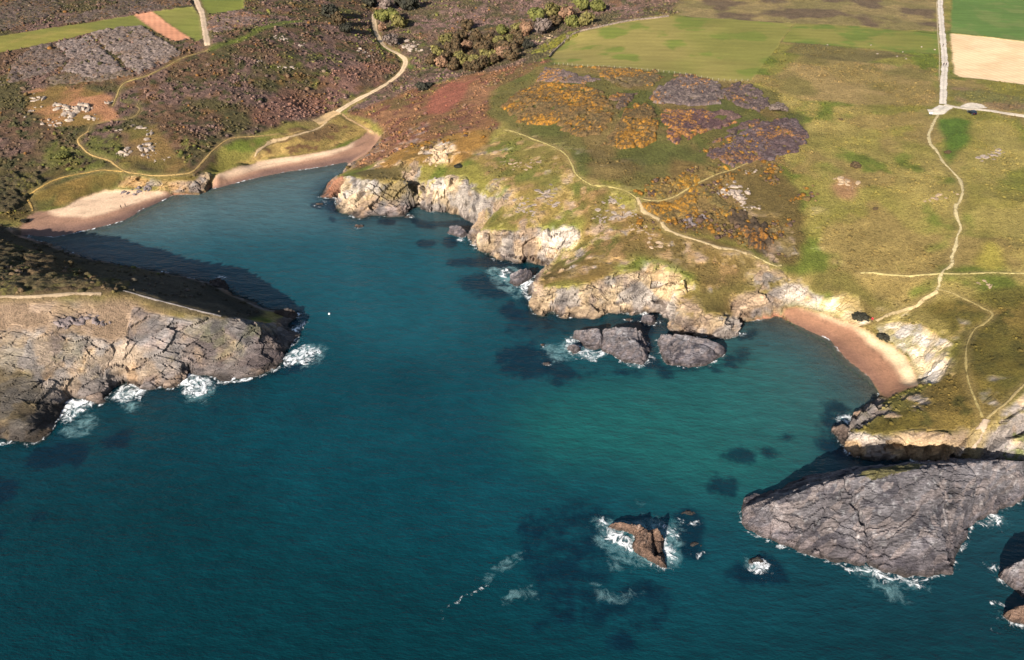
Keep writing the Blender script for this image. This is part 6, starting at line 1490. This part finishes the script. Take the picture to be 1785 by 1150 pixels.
for k, (px, py) in enumerate(((1442, 79), (1518, 79), (1606, 82), (1529, 95), (1573, 93), (1563, 100), (1629, 87), (1579, 105))):
    g = ground(px, py)
    o = link('stone', BK['white'][k % 5], label='small white stone lying on the green plateau strip', cat='stone', group='white stones on the plateau grass')
    o.location = (g[0], g[1], float(zat(g[0], g[1], ZB)) + 0.2); o.scale = (0.55, 0.5, 0.5); o.rotation_euler = (0, 0, k)

# ================================================================== FENCE, WALL, SIGN, CAR, WALKERS
M_WOOD = flat_mat('weathered_wood', lin(150, 138, 116), 0.9)
M_WIRE = flat_mat('fence_wire', lin(120, 118, 112), 0.5, 0.6)
def box_np(x0, x1, y0, y1, z0, z1):
    V = np.array([(x, y, z) for z in (z0, z1) for y in (y0, y1) for x in (x0, x1)], float)
    F = np.array([[0, 2, 3, 1], [4, 5, 7, 6], [0, 1, 5, 4], [2, 6, 7, 3], [0, 4, 6, 2], [1, 3, 7, 5]])
    return V, F
def join_np(parts):
    V = []; F = []; n = 0
    for v, f in parts: V.append(v); F.append(f + n); n += len(v)
    return np.vstack(V), np.vstack(F)
V, F = join_np([box_np(-0.065, 0.065, -0.065, 0.065, -0.4, 1.05), box_np(-0.045, 0.045, -0.045, 0.045, 1.05, 1.1)])
POST = np_mesh('post', V, F, smooth_shade=False); POST.materials.append(M_WOOD)
def fence(label, pts, step):
    d = densify(gpoly(pts), 0.5)
    s = np.concatenate([[0], np.cumsum(np.linalg.norm(np.diff(d, axis=0), axis=1))])
    q = np.stack([np.interp(np.arange(0, s[-1], step), s, d[:, k]) for k in (0, 1)], 1)
    z = zat(q[:, 0], q[:, 1], ZB)
    root = link('fence', None, label=label, cat='fence'); root.location = (q[0, 0], q[0, 1], z[0])
    off = np.array([q[0, 0], q[0, 1], z[0]])
    for k in range(len(q)):
        o = link('post', POST, parent=root); o.location = (q[k, 0] - off[0], q[k, 1] - off[1], z[k] - off[2])
    parts = []
    for h in (0.45, 0.95):
        parts.append(tube(np.stack([q[:, 0], q[:, 1], z + h], 1) - off, [0.012] * len(q), 4))
    V, F = join_np(parts)
    link('wire', np_mesh('wire', V, F), M_WIRE, parent=root)
fence('post and wire fence along the lower edge of the great field', [(966, 114.5), (1001, 117.5), (1077, 119.5), (1152, 124.5), (1248, 139.5), (1309, 141.5)], 2.6)
fence('post and wire fence along the left side of the plateau track', [(1632, 5), (1634, 60), (1637, 100), (1636, 140)], 3.2)
def wall(label, pts, h=0.9, w=0.5):
    d = densify(catmull(gpoly(pts), 5), 0.6)
    t = np.gradient(d, axis=0); t /= np.linalg.norm(t, axis=1, keepdims=True); n = np.stack([-t[:, 1], t[:, 0]], 1)
    k = np.arange(len(d)); r = np.random.default_rng(4)
    z = zat(d[:, 0], d[:, 1], ZB)
    prof = [(-w, -0.3), (-w * 0.85, 0.55 * h), (-w * 0.5, h), (w * 0.5, h), (w * 0.85, 0.55 * h), (w, -0.3)]
    R = [np.stack([d[:, 0] + n[:, 0] * a, d[:, 1] + n[:, 1] * a, z + b], 1) + r.normal(0, 0.07, (len(d), 3)) for a, b in prof]
    V = np.stack(R, 1); g = np.arange(V.shape[0] * V.shape[1]).reshape(V.shape[:2])
    F = np.stack([g[:-1, :-1], g[1:, :-1], g[1:, 1:], g[:-1, 1:]], -1).reshape(-1, 4)
    C = np.tile(lin(128, 112, 98), (V.shape[0] * V.shape[1], 1)) * r.uniform(0.6, 1.3, (V.shape[0] * V.shape[1], 1))
    link('stone_wall', np_mesh('stone_wall', V.reshape(-1, 3), F, C, smooth_shade=False), M_ROCK, label=label, cat='wall')
wall('weathered stone wall along the upper left edge of the great field', [(957, 101), (966, 90), (985, 73), (1010, 56), (1030, 51)])
wall('overgrown bank wall behind the great field', [(1030, 51), (1051, 47), (1110, 36), (1165, 29)], 0.8, 0.9)

def slab_sign():
    g = ground(1621, 203); z = float(zat(g[0], g[1], ZB))
    root = link('information_sign', None, label='small white information panel on posts beside the turning place', cat='sign'); root.location = (g[0], g[1], z)
    M_P = flat_mat('panel_white', lin(226, 226, 226), 0.5, var=0.03)
    me = np_mesh('panel', *box_np(-0.55, 0.55, -0.04, 0.04, 0.9, 1.6), smooth_shade=False); link('panel', me, M_P, parent=root)
    for sx_ in (-0.45, 0.45):
        me = np_mesh('leg', *box_np(sx_ - 0.05, sx_ + 0.05, 0.045, 0.13, -0.2, 1.55), smooth_shade=False); link('leg', me, flat_mat('sign_post', lin(50, 46, 44)), parent=root)
slab_sign()

def make_car():
    g = ground(1693, 200); z = float(zat(g[0], g[1], ZB))
    root = link('parked_car', None, label='dark blue parked car beside the turning place on the plateau', cat='car')
    root.location = (g[0], g[1], z + 0.05); root.rotation_euler = (0, 0, math.radians(8))
    paint_ = flat_mat('car_paint', lin(18, 24, 38), 0.25, 0.3, 0.02); glass = flat_mat('car_glass', lin(30, 36, 44), 0.08, 0.0, 0.02); rub = flat_mat('tyre', lin(24, 24, 24), 0.9); chrome = flat_mat('rim', lin(170, 172, 176), 0.3, 0.8); red = flat_mat('tail_lamp', lin(140, 16, 16), 0.3); wht = flat_mat('lamp_glass', lin(220, 224, 230), 0.15)
    # body lofted along its length: (y, half width, low z, belt z)
    st = [(-2.1, 0.70, 0.42, 0.72), (-2.0, 0.82, 0.30, 0.86), (-1.3, 0.88, 0.24, 0.95), (0.0, 0.89, 0.22, 0.95), (1.0, 0.88, 0.22, 0.92), (1.9, 0.82, 0.28, 0.74), (2.1, 0.66, 0.40, 0.62)]
    V = []; F = []
    for y_, hw, z0, z1 in st:
        zm = 0.5 * (z0 + z1)
        V += [(-hw * 0.85, y_, z0), (-hw, y_, zm), (-hw * 0.93, y_, z1), (hw * 0.93, y_, z1), (hw, y_, zm), (hw * 0.85, y_, z0)]
    for i in range(len(st) - 1):
        for q in range(6): F.append([i * 6 + q, i * 6 + (q + 1) % 6, i * 6 + 6 + (q + 1) % 6, i * 6 + 6 + q])
    n = len(st) * 6 - 6
    F += [[0, 5, 4, 1], [1, 4, 3, 2], [n, n + 1, n + 4, n + 5], [n + 1, n + 2, n + 3, n + 4]]
    link('body', np_mesh('body', np.array(V), np.array(F)), paint_, parent=root)
    cab = [(-1.75, 0.80, 0.93), (-1.35, 0.66, 1.44), (0.05, 0.66, 1.48), (0.85, 0.80, 0.93)]
    V = []
    for y_, hw, z_ in cab: V += [(-hw, y_, z_), (hw, y_, z_)]
    V = np.array(V)
    roof = V.copy()
    link('roof', np_mesh('roof', np.array([V[2], V[3], V[5], V[4], V[2] + (0, 0, 0.05), V[3] + (0, 0, 0.05), V[5] + (0, 0, 0.05), V[4] + (0, 0, 0.05)]), np.array([[0, 3, 2, 1], [4, 5, 6, 7], [0, 1, 5, 4], [1, 2, 6, 5], [2, 3, 7, 6], [3, 0, 4, 7]]), smooth_shade=False), paint_, parent=root)
    for quad in ([0, 1, 3, 2], [4, 5, 7, 6]):
        link('windscreen', np_mesh('windscreen', V[quad], np.array([[0, 1, 2, 3]]), smooth_shade=False), glass, parent=root)
    for sd in (0, 1):
        link('side_window', np_mesh('side_window', V[[sd, 2 + sd, 4 + sd, 6 + sd]], np.array([[0, 1, 2, 3]]), smooth_shade=False), glass, parent=root)
    for sx_ in (-1, 1):
        for y_ in (-1.3, 1.3):
            th = np.linspace(0, 6.283, 15)[:-1]
            ring = lambda rr, x_: np.stack([np.full(14, x_), y_ + rr * np.cos(th), 0.33 + rr * np.sin(th)], 1)
            v = np.vstack([ring(0.33, sx_ * 0.70), ring(0.33, sx_ * 0.90), ring(0.20, sx_ * 0.91), ring(0.20, sx_ * 0.70)])
            f = [[a * 14 + q, a * 14 + (q + 1) % 14, ((a + 1) % 4) * 14 + (q + 1) % 14, ((a + 1) % 4) * 14 + q] for a in range(4) for q in range(14)]
            w_ = link('wheel', np_mesh('tyre', v, np.array(f)), rub, parent=root)
            v = np.vstack([ring(0.20, sx_ * 0.89), [[sx_ * 0.90, y_, 0.33]]])
            link('rim', np_mesh('rim', v, np.array([[q, (q + 1) % 14, 14] for q in range(14)])), chrome, parent=w_)
        link('tail_light', np_mesh('tail_light', *box_np(sx_ * 0.62 - 0.12, sx_ * 0.62 + 0.12, -2.13, -2.0, 0.66, 0.82), smooth_shade=False), red, parent=root)
        link('headlight', np_mesh('headlight', *box_np(sx_ * 0.58 - 0.14, sx_ * 0.58 + 0.14, 2.0, 2.13, 0.52, 0.66), smooth_shade=False), wht, parent=root)
make_car()

M_CLOTH = vcol_mat('clothes_and_skin', 0.9, (), (), coord='obj')
def body_mesh(top, legs, seed=0):
    """one skinned figure mid-stride, 1.72 m tall"""
    J = {'pel': (0, 0, 0.92), 'sp': (0, 0, 1.15), 'ch': (0, 0, 1.36), 'nk': (0, 0.01, 1.48), 'hd': (0, 0.03, 1.58), 'tp': (0, 0.03, 1.70),
         'hl': (-0.10, 0, 0.88), 'kl': (-0.11, 0.14, 0.50), 'al': (-0.11, 0.12, 0.09), 'fl': (-0.12, 0.27, 0.04), 'hr': (0.10, 0, 0.88), 'kr': (0.11, 0.02, 0.49), 'ar': (0.11, -0.20, 0.12), 'fr': (0.12, -0.07, 0.04),
         'sl': (-0.19, 0, 1.40), 'el': (-0.25, -0.08, 1.13), 'wl': (-0.25, 0.03, 0.90), 'gl': (-0.24, 0.07, 0.80), 'sr': (0.19, 0, 1.40), 'er': (0.25, 0.06, 1.13), 'wr': (0.25, 0.18, 0.93), 'gr': (0.24, 0.22, 0.84)}
    R = dict(pel=.15, sp=.135, ch=.15, nk=.06, hd=.10, tp=.085, hl=.10, kl=.065, al=.045, fl=.04, hr=.10, kr=.065, ar=.045, fr=.04, sl=.065, el=.045, wl=.035, gl=.04, sr=.065, er=.045, wr=.035, gr=.04)
    E = [('pel', 'sp'), ('sp', 'ch'), ('ch', 'nk'), ('nk', 'hd'), ('hd', 'tp'), ('pel', 'hl'), ('hl', 'kl'), ('kl', 'al'), ('al', 'fl'), ('pel', 'hr'), ('hr', 'kr'), ('kr', 'ar'), ('ar', 'fr'), ('ch', 'sl'), ('sl', 'el'), ('el', 'wl'), ('wl', 'gl'), ('ch', 'sr'), ('sr', 'er'), ('er', 'wr'), ('wr', 'gr')]
    names = list(J)
    me = bpy.data.meshes.new('skeleton')
    me.from_pydata([J[n] for n in names], [(names.index(a), names.index(b)) for a, b in E], [])
    ob = bpy.data.objects.new('skeleton', me); COL.objects.link(ob)
    ob.modifiers.new('Skin', 'SKIN'); sub = ob.modifiers.new('Sub', 'SUBSURF'); sub.levels = 1; sub.render_levels = 1
    if me.skin_vertices:
        for i, n in enumerate(names):
            me.skin_vertices[0].data[i].radius = (R[n], R[n])
        me.skin_vertices[0].data[0].use_root = True
    dg = bpy.context.evaluated_depsgraph_get()
    out = bpy.data.meshes.new_from_object(ob.evaluated_get(dg))
    bpy.data.objects.remove(ob)
    v = np.zeros(len(out.vertices) * 3); out.vertices.foreach_get('co', v); v = v.reshape(-1, 3)
    c = np.tile(lin(*top), (len(v), 1))
    c[v[:, 2] < 0.93] = lin(*legs)
    hand = (np.abs(v[:, 0]) > 0.17) & (v[:, 2] < 0.93) & (v[:, 2] > 0.7); c[hand] = lin(196, 150, 126)
    c[v[:, 2] > 1.47] = lin(196, 150, 126); c[v[:, 2] < 0.08] = lin(50, 42, 38)
    a = out.color_attributes.get('Col') or out.color_attributes.new('Col', 'FLOAT_COLOR', 'POINT')
    c4 = np.ones((len(v), 4), np.float32); c4[:, :3] = c; a.data.foreach_set('color', c4.ravel())
    out.materials.clear(); out.materials.append(M_CLOTH)
    return out
M_HAIR = flat_mat('hair', lin(52, 38, 30), 0.8)
hv, hf = ICO2
HAIR = np_mesh('hair', np.where(hv[:, 2:3] > -0.25, hv, hv * np.array([1, 0.4, 1]) + np.array([0, -0.35, 0])) * np.array([0.112, 0.122, 0.12]) + np.array([0, 0.012, 1.655]), hf); HAIR.materials.append(M_HAIR)
def person(px, py, top, legs, label, rot=0.0):
    g = ground(px, py); z = float(zat(g[0], g[1], ZB)) + 0.1
    o = link('person', body_mesh(top, legs), label=label, cat='person')
    o.location = (g[0], g[1], z); o.rotation_euler = (0, 0, rot)
    link('hair', HAIR, parent=o)
person(1644, 115, (30, 32, 40), (28, 28, 34), 'walker in dark clothes, left of the pair on the plateau track', 3.0)
person(1648.5, 115, (52, 44, 60), (36, 34, 44), 'walker in dark clothes, right of the pair on the plateau track', 3.2)
person(1643, 82, (70, 64, 62), (60, 56, 56), 'lone walker farther up the plateau track', 0.1)
person(1519, 561, (190, 24, 48), (60, 40, 44), 'person in a red top at the foot of the path on the small beach', 2.4)
person(212, 364, (50, 42, 40), (40, 36, 38), 'dark dressed walker at the edge of the dry sand on the left-hand beach', 1.2)
person(219.5, 361, (96, 84, 80), (70, 62, 60), 'greyish dressed walker just right of the dark one on the left-hand beach', 1.3)
# small white float on the water
bx, by = W(574, 547)
o = link('buoy', np_mesh('buoy', *join_np([tube([(0, 0, -0.3), (0, 0, 0.0), (0, 0, 0.2), (0, 0, 0.32)], [0.15, 0.36, 0.34, 0.1], 10), tube([(0, 0, 0.32), (0, 0, 0.6)], [0.05, 0.03], 6)])), flat_mat('buoy_white', lin(230, 230, 226), 0.4, var=0.04), label='small white float drifting in the bay', cat='buoy')
o.location = (bx, by, 0)
